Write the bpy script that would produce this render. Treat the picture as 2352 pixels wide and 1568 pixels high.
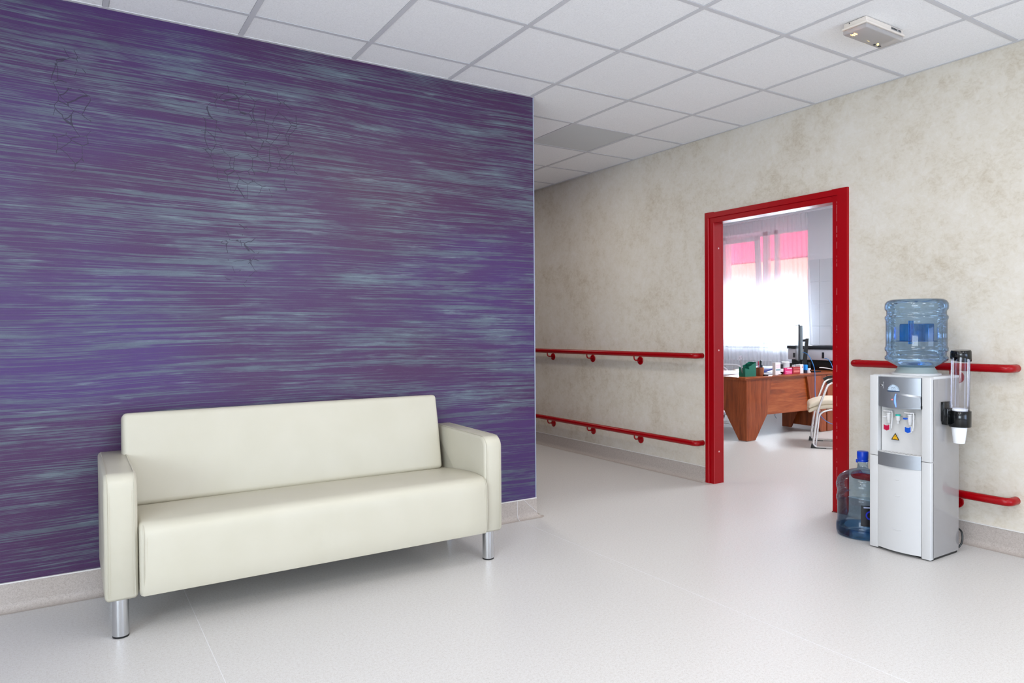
import bpy, bmesh, math, random
from mathutils import Vector, Matrix
from math import sin, cos, pi, radians, sqrt

# ------------------------------------------------------------------ camera, world, light, exposure
sc = bpy.context.scene
for o in list(bpy.data.objects): bpy.data.objects.remove(o)
C = sc.collection
random.seed(7)
W_, H_ = 2352, 1568
CAM_F = 1605.78
CH = 1.222
YAW, PIT, ROL = radians(32.35), radians(0.86), radians(-0.42)
cam = bpy.data.cameras.new('camera'); camo = bpy.data.objects.new('camera', cam); C.objects.link(camo)
F_ = Vector((sin(YAW)*cos(PIT), cos(YAW)*cos(PIT), -sin(PIT)))
R0 = Vector((cos(YAW), -sin(YAW), 0)); U0 = R0.cross(F_)
R_ = R0*cos(ROL) + U0*sin(ROL); U_ = -R0*sin(ROL) + U0*cos(ROL)
m = Matrix((R_, U_, -F_)).transposed().to_4x4(); m.translation = Vector((0, 0, CH))
camo.matrix_world = m
cam.sensor_width = 36; cam.lens = CAM_F/W_*36; cam.clip_start = .05; cam.clip_end = 200
sc.camera = camo

w = bpy.data.worlds.new('world'); sc.world = w; w.use_nodes = True
bg = w.node_tree.nodes['Background']; bg.inputs[0].default_value = (0.80, 0.89, 1.0, 1); bg.inputs[1].default_value = 3.0

def area(name, loc, rot, sx, sy, power, col, spread=180):
    l = bpy.data.lights.new(name, 'AREA'); l.shape = 'RECTANGLE'; l.size = sx; l.size_y = sy
    l.energy = power; l.color = col; l.spread = radians(spread)
    o = bpy.data.objects.new(name, l); C.objects.link(o); o.location = loc; o.rotation_euler = rot
    return o
# ceiling luminaires of the hall, plus one fill lamp added towards the corridor
WARM = (1.0, .965, .95)
for (x, y, p) in ((1.665, 1.425, 17), (-.135, .825, 22), (2.265, 2.025, 13), (.465, -.375, 24), (2.265, -.375, 24), (-1.335, -.375, 20), (3.465, -1.575, 12)):
    area('hall_luminaire_and_fill', (x, y, 2.735), (0, 0, 0), .58, .58, p, WARM)
area('corridor_fill', (3.465, 7.6, 2.735), (0, 0, 0), .58, .58, 12, (1.0, .90, .80))  # unseen fill lamp added to brighten the far corridor
area('corridor_fill', (2.92, 5.0, 2.735), (0, 0, 0), .3, .58, 17, (1.0, .94, .88))  # added fill, hidden behind the purple wall, lifts the cream wall and floor
# daylight entering the hall: blue from the glazed doors behind the camera, whiter from the windows on the left
area('hall_daylight', (3.2, -3.15, 1.15), (radians(90), 0, 0), 1.9, 1.5, 62, (.44, .62, 1.0))
area('hall_daylight', (-3.35, -1.3, 1.6), (0, radians(-90), 0), 1.5, 3.4, 210, (.78, .9, 1.0))
area('office_fill', (7.4, 3.3, 2.90), (0, 0, 0), 1.2, 1.2, 125, (.93, .95, 1.0))  # fill lamp added out of view to brighten the office
# daylight at the office window
area('office_daylight', (11.6, 7.6, 1.9), (0, radians(90), 0), 3.6, 6.0, 4200, (.80, .88, 1.0))

sc.view_settings.view_transform = 'Standard'; sc.view_settings.look = 'None'
sc.view_settings.gamma = 1; sc.view_settings.use_curve_mapping = False
sc.view_settings.exposure = -0.20
try:
    sc.cycles.use_denoising = True
    sc.cycles.max_bounces = 8; sc.cycles.diffuse_bounces = 5; sc.cycles.transparent_max_bounces = 24
    sc.cycles.sample_clamp_indirect = 4
except Exception: pass

# ------------------------------------------------------------------ helpers
FR = {}   # object -> frame (world matrix of the thing)
def tag(o, label=None, cat=None, group=None, kind=None):
    if label: o['label'] = label
    if cat: o['category'] = cat
    if group: o['group'] = group
    if kind: o['kind'] = kind
    return o
def thing(name, label, cat, loc=(0, 0, 0), rz=0, group=None, kind=None):
    o = bpy.data.objects.new(name, None); C.objects.link(o)
    o.location = loc; o.rotation_euler = (0, 0, rz); o.empty_display_size = .1
    FR[o.name] = Matrix.Translation(loc) @ Matrix.Rotation(rz, 4, 'Z')
    return tag(o, label, cat, group, kind)
def obj(name, bm, mat, parent=None, world=True, smooth=35, label=None, recalc=True):
    if parent is not None:
        M = FR[parent.name]
        if world: bm.transform(M.inverted())
    if recalc: bmesh.ops.recalc_face_normals(bm, faces=bm.faces[:])
    me = bpy.data.meshes.new(name); bm.to_mesh(me); bm.free()
    for mt in (mat if isinstance(mat, (list, tuple)) else [mat]): me.materials.append(mt)
    if smooth:
        for p in me.polygons: p.use_smooth = True
        me.set_sharp_from_angle(angle=radians(smooth))
    o = bpy.data.objects.new(name, me); C.objects.link(o)
    if parent is not None:
        o.parent = parent; FR[o.name] = FR[parent.name]
    else: FR[o.name] = Matrix.Identity(4)
    if label: o['label'] = label
    return o
def single(name, bm, mat, label, cat, origin, group=None, smooth=35):
    """a thing that is one mesh, origin put at its base"""
    o = obj(name, bm, mat, smooth=smooth)
    o.data.transform(Matrix.Translation(-Vector(origin))); o.location = origin
    return tag(o, label, cat, group)
def copy_tree(o, parent=None):
    c = o.copy(); C.objects.link(c); c.parent = parent
    FR[c.name] = FR.get(o.name, Matrix.Identity(4))
    for ch in list(o.children): copy_tree(ch, c)
    return c

def join(*bms):
    out = bmesh.new()
    for b in bms:
        me = bpy.data.meshes.new('tmp'); b.to_mesh(me); out.from_mesh(me); bpy.data.meshes.remove(me); b.free()
    return out
def xf(bm, M): bm.transform(M); return bm
def move(bm, *t): bm.transform(Matrix.Translation(t)); return bm
def box(x0, x1, y0, y1, z0, z1, bev=0, seg=2):
    bm = bmesh.new()
    bmesh.ops.create_cube(bm, size=1)
    bm.transform(Matrix.Translation(((x0+x1)/2, (y0+y1)/2, (z0+z1)/2)) @ Matrix.Diagonal((abs(x1-x0), abs(y1-y0), abs(z1-z0), 1)))
    if bev: bmesh.ops.bevel(bm, geom=bm.edges[:], offset=bev, segments=seg, affect='EDGES', profile=.5)
    return bm
def rbox(x0, x1, y0, y1, z0, z1, r=.02, bulge=(0, 0, 0), n=10, seg=4):
    """a rounded box whose faces may swell like upholstery"""
    L = (x1-x0, y1-y0, z1-z0)
    def coords(l):
        a = [r*(1-cos(pi/2*i/seg)) for i in range(seg)]
        b = [r + (l-2*r)*i/n for i in range(n+1)]
        return a + b + [l - v for v in reversed(a)]
    co = [coords(l) for l in L]
    bm = bmesh.new(); vs = {}
    def P(i, j, k):
        key = (i, j, k)
        if key in vs: return vs[key]
        p = Vector((co[0][i], co[1][j], co[2][k]))
        q = Vector([min(max(p[a], r), L[a]-r) for a in range(3)])
        d = p - q
        if d.length > 1e-9: p = q + d.normalized()*r
        s = [(2*p[a]/L[a]-1) for a in range(3)]
        f = [cos(s[a]*pi/2) for a in range(3)]
        out = Vector((bulge[0]*s[0]*f[1]*f[2], bulge[1]*s[1]*max(f[0], 0)**.5*f[2], bulge[2]*s[2]*max(f[0], 0)**.5*f[1]))
        vs[key] = bm.verts.new(p + out + Vector((x0, y0, z0))); return vs[key]
    N = [len(c)-1 for c in co]
    for a in range(3):
        b, c = (a+1) % 3, (a+2) % 3
        for e in (0, N[a]):
            for i in range(N[b]):
                for j in range(N[c]):
                    ids = []
                    for (u, v) in ((i, j), (i+1, j), (i+1, j+1), (i, j+1)):
                        t = [0, 0, 0]; t[a] = e; t[b] = u; t[c] = v; ids.append(P(*t))
                    try: bm.faces.new(ids)
                    except ValueError: pass
    return bm
def prism(poly, a0, a1, axis='x'):
    """polygon extruded along an axis; poly in the other two axes (x: (y,z), y: (x,z), z: (x,y))"""
    bm = bmesh.new()
    def V(p, a):
        return {'x': (a, p[0], p[1]), 'y': (p[0], a, p[1]), 'z': (p[0], p[1], a)}[axis]
    A = [bm.verts.new(V(p, a0)) for p in poly]; B = [bm.verts.new(V(p, a1)) for p in poly]
    n = len(poly)
    for i in range(n): bm.faces.new((A[i], A[(i+1) % n], B[(i+1) % n], B[i]))
    bm.faces.new(A); bm.faces.new(list(reversed(B)))
    return bm
def lathe(prof, n=40, loc=(0, 0, 0), cap=True):
    bm = bmesh.new(); rings = []
    for (r, z) in prof:
        rings.append([bm.verts.new((loc[0]+max(r, 1e-4)*cos(2*pi*i/n), loc[1]+max(r, 1e-4)*sin(2*pi*i/n), loc[2]+z)) for i in range(n)])
    for a, b in zip(rings, rings[1:]):
        for i in range(n): bm.faces.new((a[i], a[(i+1) % n], b[(i+1) % n], b[i]))
    if cap:
        bm.faces.new(rings[0]); bm.faces.new(rings[-1])
    return bm
def cyl(x, y, z0, z1, r, n=28, r2=None): return lathe([(r, z0), (r2 if r2 else r, z1)], n, (x, y, 0))
def smooth_path(pts, rad=.03, seg=5):
    out = [Vector(pts[0])]
    for i in range(1, len(pts)-1):
        a, b, c = Vector(pts[i-1]), Vector(pts[i]), Vector(pts[i+1])
        u, v = (a-b), (c-b); d = min(rad, u.length*.49, v.length*.49)
        p, q = b+u.normalized()*d, b+v.normalized()*d
        for k in range(seg+1):
            t = k/seg; out.append(p*(1-t)**2 + b*2*t*(1-t) + q*t*t)
    out.append(Vector(pts[-1])); return out
def tube(pts, r, n=12, rad=0, seg=6, closed=False, flat=1.0):
    pts = smooth_path(pts, rad, seg) if rad else [Vector(p) for p in pts]
    bm = bmesh.new(); rings = []
    t0 = (pts[1]-pts[0]).normalized()
    up = Vector((0, 0, 1)) if abs(t0.z) < .9 else Vector((1, 0, 0))
    nrm = (up - t0*up.dot(t0)).normalized()
    for i, p in enumerate(pts):
        a = pts[max(i-1, 0)]; b = pts[min(i+1, len(pts)-1)]
        t = (b-a).normalized(); nrm = (nrm - t*nrm.dot(t)).normalized(); bn = t.cross(nrm)
        rr = r[i] if isinstance(r, (list, tuple)) else r
        rings.append([bm.verts.new(p + nrm*rr*flat*cos(2*pi*k/n) + bn*rr*sin(2*pi*k/n)) for k in range(n)])
    for a, b in zip(rings, rings[1:]):
        for k in range(n): bm.faces.new((a[k], a[(k+1) % n], b[(k+1) % n], b[k]))
    bm.faces.new(rings[0]); bm.faces.new(rings[-1])
    return bm
def spline(pts, k=8):
    P = [Vector(p) for p in pts]; P = [P[0]*2-P[1]] + P + [P[-1]*2-P[-2]]; out = []
    for i in range(1, len(P)-2):
        for j in range(k):
            t = j/k; a, b, c, d = P[i-1:i+3]
            out.append(.5*((2*b)+(c-a)*t+(2*a-5*b+4*c-d)*t*t+(3*b-a-3*c+d)*t**3))
    out.append(P[-2]); return out
def text_bm(s, size, M, depth=.0004):
    cu = bpy.data.curves.new('txt', 'FONT'); cu.body = s; cu.size = size; cu.extrude = depth; cu.align_x = 'CENTER'; cu.resolution_u = 2
    o = bpy.data.objects.new('txt', cu); C.objects.link(o)
    bpy.context.view_layer.update()
    dg = bpy.context.evaluated_depsgraph_get(); me = bpy.data.meshes.new_from_object(o.evaluated_get(dg))
    bm = bmesh.new(); bm.from_mesh(me); bm.transform(M)
    bpy.data.objects.remove(o); bpy.data.curves.remove(cu); bpy.data.meshes.remove(me)
    return bm

# ------------------------------------------------------------------ materials
def lin(c):
    return tuple(((v/255)/12.92 if v/255 <= .04045 else ((v/255+.055)/1.055)**2.4) for v in c) + (1,)
def mat(name, rgb, rough=.5, metal=0, emis=None, es=0, trans=0, ior=1.45, alpha=1, coat=0, spec=.5, sub=0):
    m = bpy.data.materials.new(name); m.use_nodes = True
    p = m.node_tree.nodes['Principled BSDF']
    p.inputs['Base Color'].default_value = lin(rgb)
    p.inputs['Roughness'].default_value = rough; p.inputs['Metallic'].default_value = metal
    p.inputs['IOR'].default_value = ior; p.inputs['Transmission Weight'].default_value = trans
    p.inputs['Alpha'].default_value = alpha; p.inputs['Coat Weight'].default_value = coat
    p.inputs['Specular IOR Level'].default_value = spec
    if emis: p.inputs['Emission Color'].default_value = lin(emis); p.inputs['Emission Strength'].default_value = es
    return m
class NT:
    def __init__(s, m): s.m = m; s.t = m.node_tree; s.p = s.t.nodes.get('Principled BSDF')
    def n(s, typ, **kw):
        nd = s.t.nodes.new(typ)
        for k, v in kw.items():
            if k == 'inp':
                for a, b in v.items():
                    if isinstance(b, bpy.types.NodeSocket): s.t.links.new(b, nd.inputs[a])
                    else: nd.inputs[a].default_value = b
            else: setattr(nd, k, v)
        return nd
    def link(s, a, b): s.t.links.new(a, b)
    def coord(s, scale=(1, 1, 1), loc=(0, 0, 0), which='Object'):
        tc = s.n('ShaderNodeTexCoord'); mp = s.n('ShaderNodeMapping', inp={'Vector': tc.outputs[which], 'Scale': scale, 'Location': loc})
        return mp.outputs[0]
    def noise(s, vec, scale, detail=3, rough=.5, dist=0):
        return s.n('ShaderNodeTexNoise', inp={'Vector': vec, 'Scale': scale, 'Detail': detail, 'Roughness': rough, 'Distortion': dist}).outputs[0]
    def ramp(s, fac, stops, interp='LINEAR'):
        r = s.n('ShaderNodeValToRGB', inp={'Fac': fac}); r.color_ramp.interpolation = interp
        e = r.color_ramp.elements
        while len(e) < len(stops): e.new(.5)
        for i, (p, c) in enumerate(stops):
            e[i].position = p; e[i].color = c if len(c) == 4 else (c[0], c[0], c[0], 1)
        return r.outputs[0]
    def math(s, op, a, b=0, c=0, clamp=False):
        nd = s.n('ShaderNodeMath', operation=op, use_clamp=clamp)
        for i, v in enumerate((a, b, c)):
            if isinstance(v, bpy.types.NodeSocket): s.link(v, nd.inputs[i])
            else: nd.inputs[i].default_value = v
        return nd.outputs[0]
    def mix(s, fac, a, b, mode='MIX'):
        nd = s.n('ShaderNodeMix', data_type='RGBA', blend_type=mode)
        for i, v in ((0, fac), (6, a), (7, b)):
            if isinstance(v, bpy.types.NodeSocket): s.link(v, nd.inputs[i])
            else: nd.inputs[i].default_value = v
        return nd.outputs[2]
    def bump(s, h, strength=.3, dist=.01):
        b = s.n('ShaderNodeBump', inp={'Height': h, 'Strength': strength, 'Distance': dist}); s.link(b.outputs[0], s.p.inputs['Normal'])
    def color(s, c): s.link(c, s.p.inputs['Base Color'])

def m_purple():
    m = mat('purple_brushed_paint', (90, 64, 122), .40, spec=.5); t = NT(m)
    base = t.coord()
    # slow waviness of the brush strokes
    wv = t.noise(t.coord((.55, 1, .9)), 1.0, 2)
    sep = t.n('ShaderNodeSeparateXYZ', inp={'Vector': base})
    x, z = sep.outputs[0], sep.outputs[2]
    z2 = t.math('ADD', z, t.math('MULTIPLY', wv, .10))
    def streak(sx, sz, seed, d=3, r=.6):
        cb = t.n('ShaderNodeCombineXYZ', inp={'X': t.math('MULTIPLY', x, sx), 'Y': seed, 'Z': t.math('MULTIPLY', z2, sz)})
        return t.noise(cb.outputs[0], 1.0, d, r)
    fine = streak(1.1, 210, 1.3, 4, .7)
    mid = streak(1.0, 62, 4.1, 4, .68)
    patch = streak(2.0, 11, 8.7, 5, .68)
    big = streak(.6, 1.3, 3.3, 2, .5)
    f = t.math('ADD', t.math('MULTIPLY', fine, 1.7), t.math('ADD', t.math('MULTIPLY', mid, .9), t.math('MULTIPLY', patch, 1.0)))
    mask = t.n('ShaderNodeMapRange', inp={'Value': f, 'From Min': 1.75, 'From Max': 1.95}).outputs[0]
    hi = t.n('ShaderNodeMapRange', inp={'Value': t.math('ADD', streak(3.2, 70, 21.0, 3, .55), t.math('MULTIPLY', patch, .5)), 'From Min': .86, 'From Max': .98}).outputs[0]
    purple = t.ramp(big, [(.3, lin((64, 27, 64))), (.5, lin((64, 31, 77))), (.7, lin((66, 40, 98)))])
    grey = t.ramp(patch, [(.3, lin((68, 76, 84))), (.7, lin((94, 110, 118)))])
    speck = t.noise(base, 260, 2)
    c = t.mix(t.math('MULTIPLY', mask, .72), purple, grey)
    c = t.mix(t.math('MULTIPLY', hi, .4), c, lin((124, 142, 144)))
    c = t.mix(t.math('MULTIPLY', t.math('GREATER_THAN', speck, .60), .25), c, lin((70, 66, 86)))
    # crackle in two patches of the paint
    def spot(cx, cz, rx, rz, lo=0.35, hi_=1.0):
        dx = t.math('DIVIDE', t.math('SUBTRACT', x, cx), rx); dz = t.math('DIVIDE', t.math('SUBTRACT', z, cz), rz)
        d = t.math('SQRT', t.math('ADD', t.math('MULTIPLY', dx, dx), t.math('MULTIPLY', dz, dz)))
        return t.n('ShaderNodeMapRange', inp={'Value': d, 'From Min': hi_, 'From Max': lo}).outputs[0]
    wob = t.n('ShaderNodeCombineXYZ', inp={'X': t.math('ADD', t.math('MULTIPLY', x, 15), t.math('MULTIPLY', t.noise(base, 12, 2), .7)),
              'Y': 0.0, 'Z': t.math('ADD', t.math('MULTIPLY', z, 13), t.math('MULTIPLY', t.noise(base, 14, 2), .5))})
    vor = t.n('ShaderNodeTexVoronoi', feature='DISTANCE_TO_EDGE', inp={'Vector': wob.outputs[0], 'Scale': 1.0, 'Randomness': .95}).outputs['Distance']
    line = t.math('LESS_THAN', vor, .018)
    brk = t.math('GREATER_THAN', t.noise(t.coord((5, 5, 9)), 1.0, 2), .44)
    sp = t.math('MAXIMUM', spot(.83, 2.22, .30, .36), t.math('MULTIPLY', spot(.02, 2.25, .12, .42), .45))
    sp = t.math('MAXIMUM', sp, t.math('MULTIPLY', spot(.75, 1.62, .12, .2), .8))
    crack = t.math('MULTIPLY', t.math('MULTIPLY', line, brk), t.math('GREATER_THAN', sp, .22))
    c = t.mix(t.math('MULTIPLY', crack, .8), c, lin((36, 28, 50)))
    t.color(c)
    h = t.math('SUBTRACT', t.math('ADD', t.math('MULTIPLY', fine, .6), t.math('MULTIPLY', mid, .5)), t.math('MULTIPLY', crack, 1.0))
    t.bump(h, .35, .004)
    return m
def m_tanwall():
    m = mat('mottled_cream_wall', (200, 194, 184), .75, spec=.25); t = NT(m)
    v = t.coord()
    cloud = t.noise(v, 2.1, 5, .66, .3)
    blot = t.noise(v, 11, 6, .72, .35)
    wisp = t.noise(t.coord((1, 1, 1.3)), 30, 5, .7, 1.0)
    f = t.math('ADD', t.math('ADD', t.math('MULTIPLY', cloud, 1.0), t.math('MULTIPLY', blot, .8)), t.math('MULTIPLY', wisp, .75))
    c = t.ramp(t.n('ShaderNodeMapRange', inp={'Value': f, 'From Min': 1.02, 'From Max': 1.75}).outputs[0],
               [(0, lin((217, 211, 200))), (.4, lin((210, 202, 187))), (.66, lin((199, 189, 171))), (1, lin((178, 162, 137)))])
    t.color(c); t.bump(wisp, .12, .003)
    return m
def m_floor(name='floor_vinyl'):
    m = mat(name, (200, 198, 196), .37, spec=.42); t = NT(m)
    v = t.coord()
    a = t.noise(v, 240, 2, .6); b = t.noise(t.coord((1, 1, 1), (3, 1, 0)), 90, 3, .6)
    c = t.ramp(t.math('ADD', t.math('MULTIPLY', a, .6), t.math('MULTIPLY', b, .4)),
               [(.32, lin((186, 180, 174))), (.47, lin((202, 199, 195))), (.6, lin((210, 208, 205)))])
    fleck = t.math('GREATER_THAN', t.noise(v, 420, 1), .70)
    c = t.mix(t.math('MULTIPLY', fleck, .35), c, lin((150, 138, 128)))
    t.color(c); t.bump(a, .05, .001)
    return m
def m_base():
    m = m_floor('skirting_vinyl'); cr = [n for n in m.node_tree.nodes if n.type == 'VALTORGB'][0].color_ramp.elements
    for e, c in zip(cr, ((160, 150, 142), (176, 166, 158), (186, 177, 169))): e.color = lin(c)
    m.node_tree.nodes['Principled BSDF'].inputs['Roughness'].default_value = .4
    return m
def m_tile():
    m = mat('mineral_ceiling_tile', (222, 222, 223), .9, spec=.1); t = NT(m)
    v = t.coord(); a = t.noise(v, 130, 2, .5); pit = t.math('GREATER_THAN', t.noise(v, 210, 1), .69)
    oi = t.n('ShaderNodeObjectInfo').outputs['Random']
    c = t.ramp(a, [(.3, lin((236, 236, 236))), (.7, lin((246, 246, 246)))])
    c = t.mix(t.math('MULTIPLY', pit, .35), c, lin((150, 150, 150)))
    c = t.mix(t.math('MULTIPLY', oi, .05), c, lin((190, 190, 190)))
    t.color(c); t.bump(t.math('SUBTRACT', a, pit), .25, .002); return m
def m_wood(name, c0, c1, c2, axis='x', rough=.35):
    m = mat(name, (120, 60, 30), rough); t = NT(m)
    s = {'x': (.9, 9, 9), 'z': (9, 9, .9)}[axis]
    v = t.coord(s); a = t.noise(v, 2.2, 4, .6, .6); b = t.noise(v, 9, 3, .6, .3)
    f = t.math('ADD', t.math('MULTIPLY', a, .7), t.math('MULTIPLY', b, .3))
    t.color(t.ramp(f, [(.34, lin(c0)), (.5, lin(c1)), (.66, lin(c2))])); return m
def m_brushed(name, rgb, rough=.32):
    m = mat(name, rgb, rough, metal=.75); t = NT(m)
    a = t.noise(t.coord((1, 60, 3)), 6, 3); t.bump(a, .04, .001); return m
def m_tint(name, rgb, edge, gloss=.12, ww=1.0):
    """thin clear plastic: tints what is behind it, darker where it is seen edge-on"""
    m = bpy.data.materials.new(name); m.use_nodes = True; t = NT(m); nt = m.node_tree
    nt.nodes.remove(t.p); out = nt.nodes['Material Output']
    lw = t.n('ShaderNodeLayerWeight', inp={'Blend': .35})
    col = t.mix(lw.outputs['Facing'], lin(rgb), lin(edge))
    tr = t.n('ShaderNodeBsdfTransparent', inp={'Color': col})
    gl = t.n('ShaderNodeBsdfGlossy', inp={'Color': (1, 1, 1, 1), 'Roughness': .08})
    fr = t.n('ShaderNodeFresnel', inp={'IOR': 1.45})
    mx = t.n('ShaderNodeMixShader', inp={0: t.math('MULTIPLY', fr.outputs[0], gloss*6), 1: tr.outputs[0], 2: gl.outputs[0]})
    nt.links.new(mx.outputs[0], out.inputs[0]); return m
def m_sheer():
    m = bpy.data.materials.new('sheer_curtain_voile'); m.use_nodes = True; t = NT(m); nt = m.node_tree
    nt.nodes.remove(t.p); out = nt.nodes['Material Output']
    tr = t.n('ShaderNodeBsdfTransparent', inp={'Color': (1, 1, 1, 1)})
    tl = t.n('ShaderNodeBsdfTranslucent', inp={'Color': lin((250, 250, 255))})
    df = t.n('ShaderNodeBsdfDiffuse', inp={'Color': lin((250, 250, 255))})
    a = t.n('ShaderNodeMixShader', inp={0: .55, 1: df.outputs[0], 2: tl.outputs[0]})
    b = t.n('ShaderNodeMixShader', inp={0: .45, 1: tr.outputs[0], 2: a.outputs[0]})
    nt.links.new(b.outputs[0], out.inputs[0]); return m
def m_frost():
    m = bpy.data.materials.new('frosted_lamp_cover'); m.use_nodes = True; t = NT(m); nt = m.node_tree
    nt.nodes.remove(t.p); out = nt.nodes['Material Output']
    tr = t.n('ShaderNodeBsdfTransparent', inp={'Color': (1, 1, 1, 1)})
    df = t.n('ShaderNodeBsdfDiffuse', inp={'Color': lin((205, 200, 198))})
    b = t.n('ShaderNodeMixShader', inp={0: .62, 1: tr.outputs[0], 2: df.outputs[0]})
    gl = t.n('ShaderNodeBsdfGlossy', inp={'Roughness': .15}); fr = t.n('ShaderNodeFresnel', inp={'IOR': 1.4})
    c = t.n('ShaderNodeMixShader', inp={0: fr.outputs[0], 1: b.outputs[0], 2: gl.outputs[0]})
    nt.links.new(c.outputs[0], out.inputs[0]); return m

PURPLE = m_purple(); TAN = m_tanwall(); FLOOR = m_floor(); TILE = m_tile(); BASE = m_base()
TILE_GREY = mat('grey_ceiling_tile', (205, 207, 206), .9, spec=.1)
GRID = mat('ceiling_grid_bar', (202, 202, 205), .55)
WHITE = mat('white_plaster', (226, 226, 232), .8, spec=.2)
WCEIL = mat('white_office_ceiling', (238, 238, 240), .8, spec=.2)
RED = mat('red_gloss_enamel', (152, 0, 10), .26, spec=.35)
DOOR_RED = mat('red_door_frame_enamel', (156, 0, 12), .33, spec=.3)
CHIP = mat('chipped_paint', (205, 130, 128), .7)
PLUG = mat('white_plastic_plug', (222, 180, 182), .5)
SEAM = mat('floor_weld_bead', (222, 221, 222), .4)
BBTRIM = mat('white_skirting_bead', (225, 222, 218), .5)
def m_leather():
    m = mat('cream_faux_leather', (228, 225, 212), .42, spec=.45); t = NT(m)
    v = t.coord(); a = t.noise(v, 320, 2); b = t.noise(v, 6, 2)
    t.color(t.ramp(b, [(.3, lin((191, 186, 168))), (.7, lin((194, 189, 172)))])); t.bump(a, .06, .001); return m
LEATHER = m_leather()
STITCH = mat('seam_stitching', (196, 188, 166), .7)
CHROME = mat('satin_chrome', (205, 207, 210), .22, metal=1)
CHROME2 = mat('polished_chrome', (222, 222, 226), .1, metal=1)
BLACK = mat('black_plastic', (16, 17, 18), .35)
GLOSSBLK = mat('smoked_black_plastic', (10, 12, 13), .12)
DARK = mat('dark_grey_plastic', (42, 46, 52), .45)
COOLW = mat('white_cooler_plastic', (203, 203, 202), .33)
COOLS = mat('shaded_cooler_side', (150, 147, 145), .12, coat=.3)  # side plastic coloured darker than the front to carry its shade
SILVER = m_brushed('silver_cooler_panel', (160, 165, 171), .36)
COLLAR = mat('pale_green_grey_collar', (146, 158, 156), .35)
BOT = m_tint('blue_bottle_plastic', (208, 226, 240), (168, 194, 218), .14)
BOTD = m_tint('deep_blue_bottle_plastic', (150, 202, 236), (90, 164, 214), .1)
BOT2 = m_tint('clear_blue_bottle_plastic', (226, 238, 246), (206, 222, 236), .10)
WATER = m_tint('water_in_bottle', (234, 241, 245), (234, 241, 245), .05)
CLEAR = m_tint('clear_acrylic_tube', (247, 246, 249), (222, 220, 226), .12)
BLUECAP = mat('blue_bottle_cap', (8, 62, 190), .35)
CUP = mat('white_paper_cup', (236, 238, 240), .6)
HOT = mat('crimson_tap_lever', (176, 10, 60), .35)
COLD = mat('blue_tap_lever', (4, 78, 184), .35)
TEAL = mat('teal_cap', (24, 168, 152), .4)
YEL = mat('warning_yellow', (232, 176, 16), .5)
EMB = mat('pale_blue_sticker', (188, 206, 222), .5)
NAVY = mat('navy_print', (40, 62, 92), .5)
GREYPRINT = mat('grey_blue_print', (92, 112, 134), .5)
LEDBLUE = mat('blue_light_strip', (90, 130, 255), .4, emis=(96, 132, 255), es=1.6)
LEDRED = mat('red_indicator', (255, 60, 70), .4, emis=(255, 120, 120), es=2.0)
LEDGRN = mat('green_indicator', (60, 90, 60), .4)
LAMPW = mat('ivory_lamp_housing', (226, 216, 204), .5)
FROST = m_frost()
LEDW = mat('amber_led', (255, 190, 120), .4, emis=(255, 172, 96), es=9)
LEDY = mat('yellow_green_led', (240, 255, 120), .4, emis=(255, 226, 110), es=9)
DESKW = m_wood('walnut_desk_laminate', (108, 44, 10), (146, 68, 24), (168, 90, 44), 'x')
DESKV = m_wood('walnut_desk_laminate_upright', (104, 42, 12), (136, 62, 24), (158, 80, 40), 'z')
SHEER = m_sheer()
FRAMEW = mat('white_window_frame', (232, 232, 240), .4)
GLASS = m_tint('window_glass', (246, 250, 250), (220, 228, 228), .1)
WTILE = mat('white_glazed_wall_tile', (206, 208, 214), .16)
GROUT = mat('pale_grout', (226, 226, 230), .8)

# ------------------------------------------------------------------ the room
XT, YP, XE, HC = 4.304, 3.805, 2.587, 2.749
def struct(name, bm, m, parent=None, smooth=0, label=None):
    o = obj(name, bm, m, parent, smooth=smooth, label=label); 
    if parent is None: o['kind'] = 'structure'
    return o
fl = struct('floor', box(-3.6, 9.3, -3.4, 9.6, -.12, 0), FLOOR)
for x, y0 in ((.445, 3.80), (2.430, 3.80)):
    obj('weld_seam', box(x-.0013, x+.0013, -3.3, y0, -.001, .0004), SEAM, fl, smooth=0)
struct('wall_left', box(-3.6, XE, YP, YP+.16, 0, HC), PURPLE)
struct('wall_corridor', box(XE-.16, XE-.001, YP+.161, 9.5, 0, HC), PURPLE)
# cream wall with the door opening, built round the hole
DY0, DY1, DZ = 2.775, 3.83, 2.085
tw = join(box(XT, XT+.09, -3.4, DY0, 0, 2.95), box(XT, XT+.09, DY1, 9.5, 0, 2.95), box(XT, XT+.09, DY0, DY1, DZ, 2.95))
struct('wall_right', tw, TAN)
struct('wall_corridor_end', box(XE-.16, XT-.001, 9.5, 9.6, 0, HC), TAN)
wb = join(box(-3.6, .8, -3.5, -3.4, 0, HC), box(4.0, XT, -3.5, -3.4, 0, HC), box(.8, 4.0, -3.5, -3.4, 0, .75), box(.8, 4.0, -3.5, -3.4, 2.4, HC))
struct('wall_back', wb, WHITE)
wl = join(box(-3.7, -3.6, -3.4, -3.1, 0, HC), box(-3.7, -3.6, .5, YP, 0, HC), box(-3.7, -3.6, -3.1, .5, 0, .75), box(-3.7, -3.6, -3.1, .5, 2.4, HC))
struct('wall_side', wl, WHITE)
# purple wall slight edge bead
struct('trim_1', box(XE-.004, XE+.003, YP-.002, YP+.004, .122, HC), mat('lilac_edge_bead', (150, 156, 176), .5))

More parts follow.
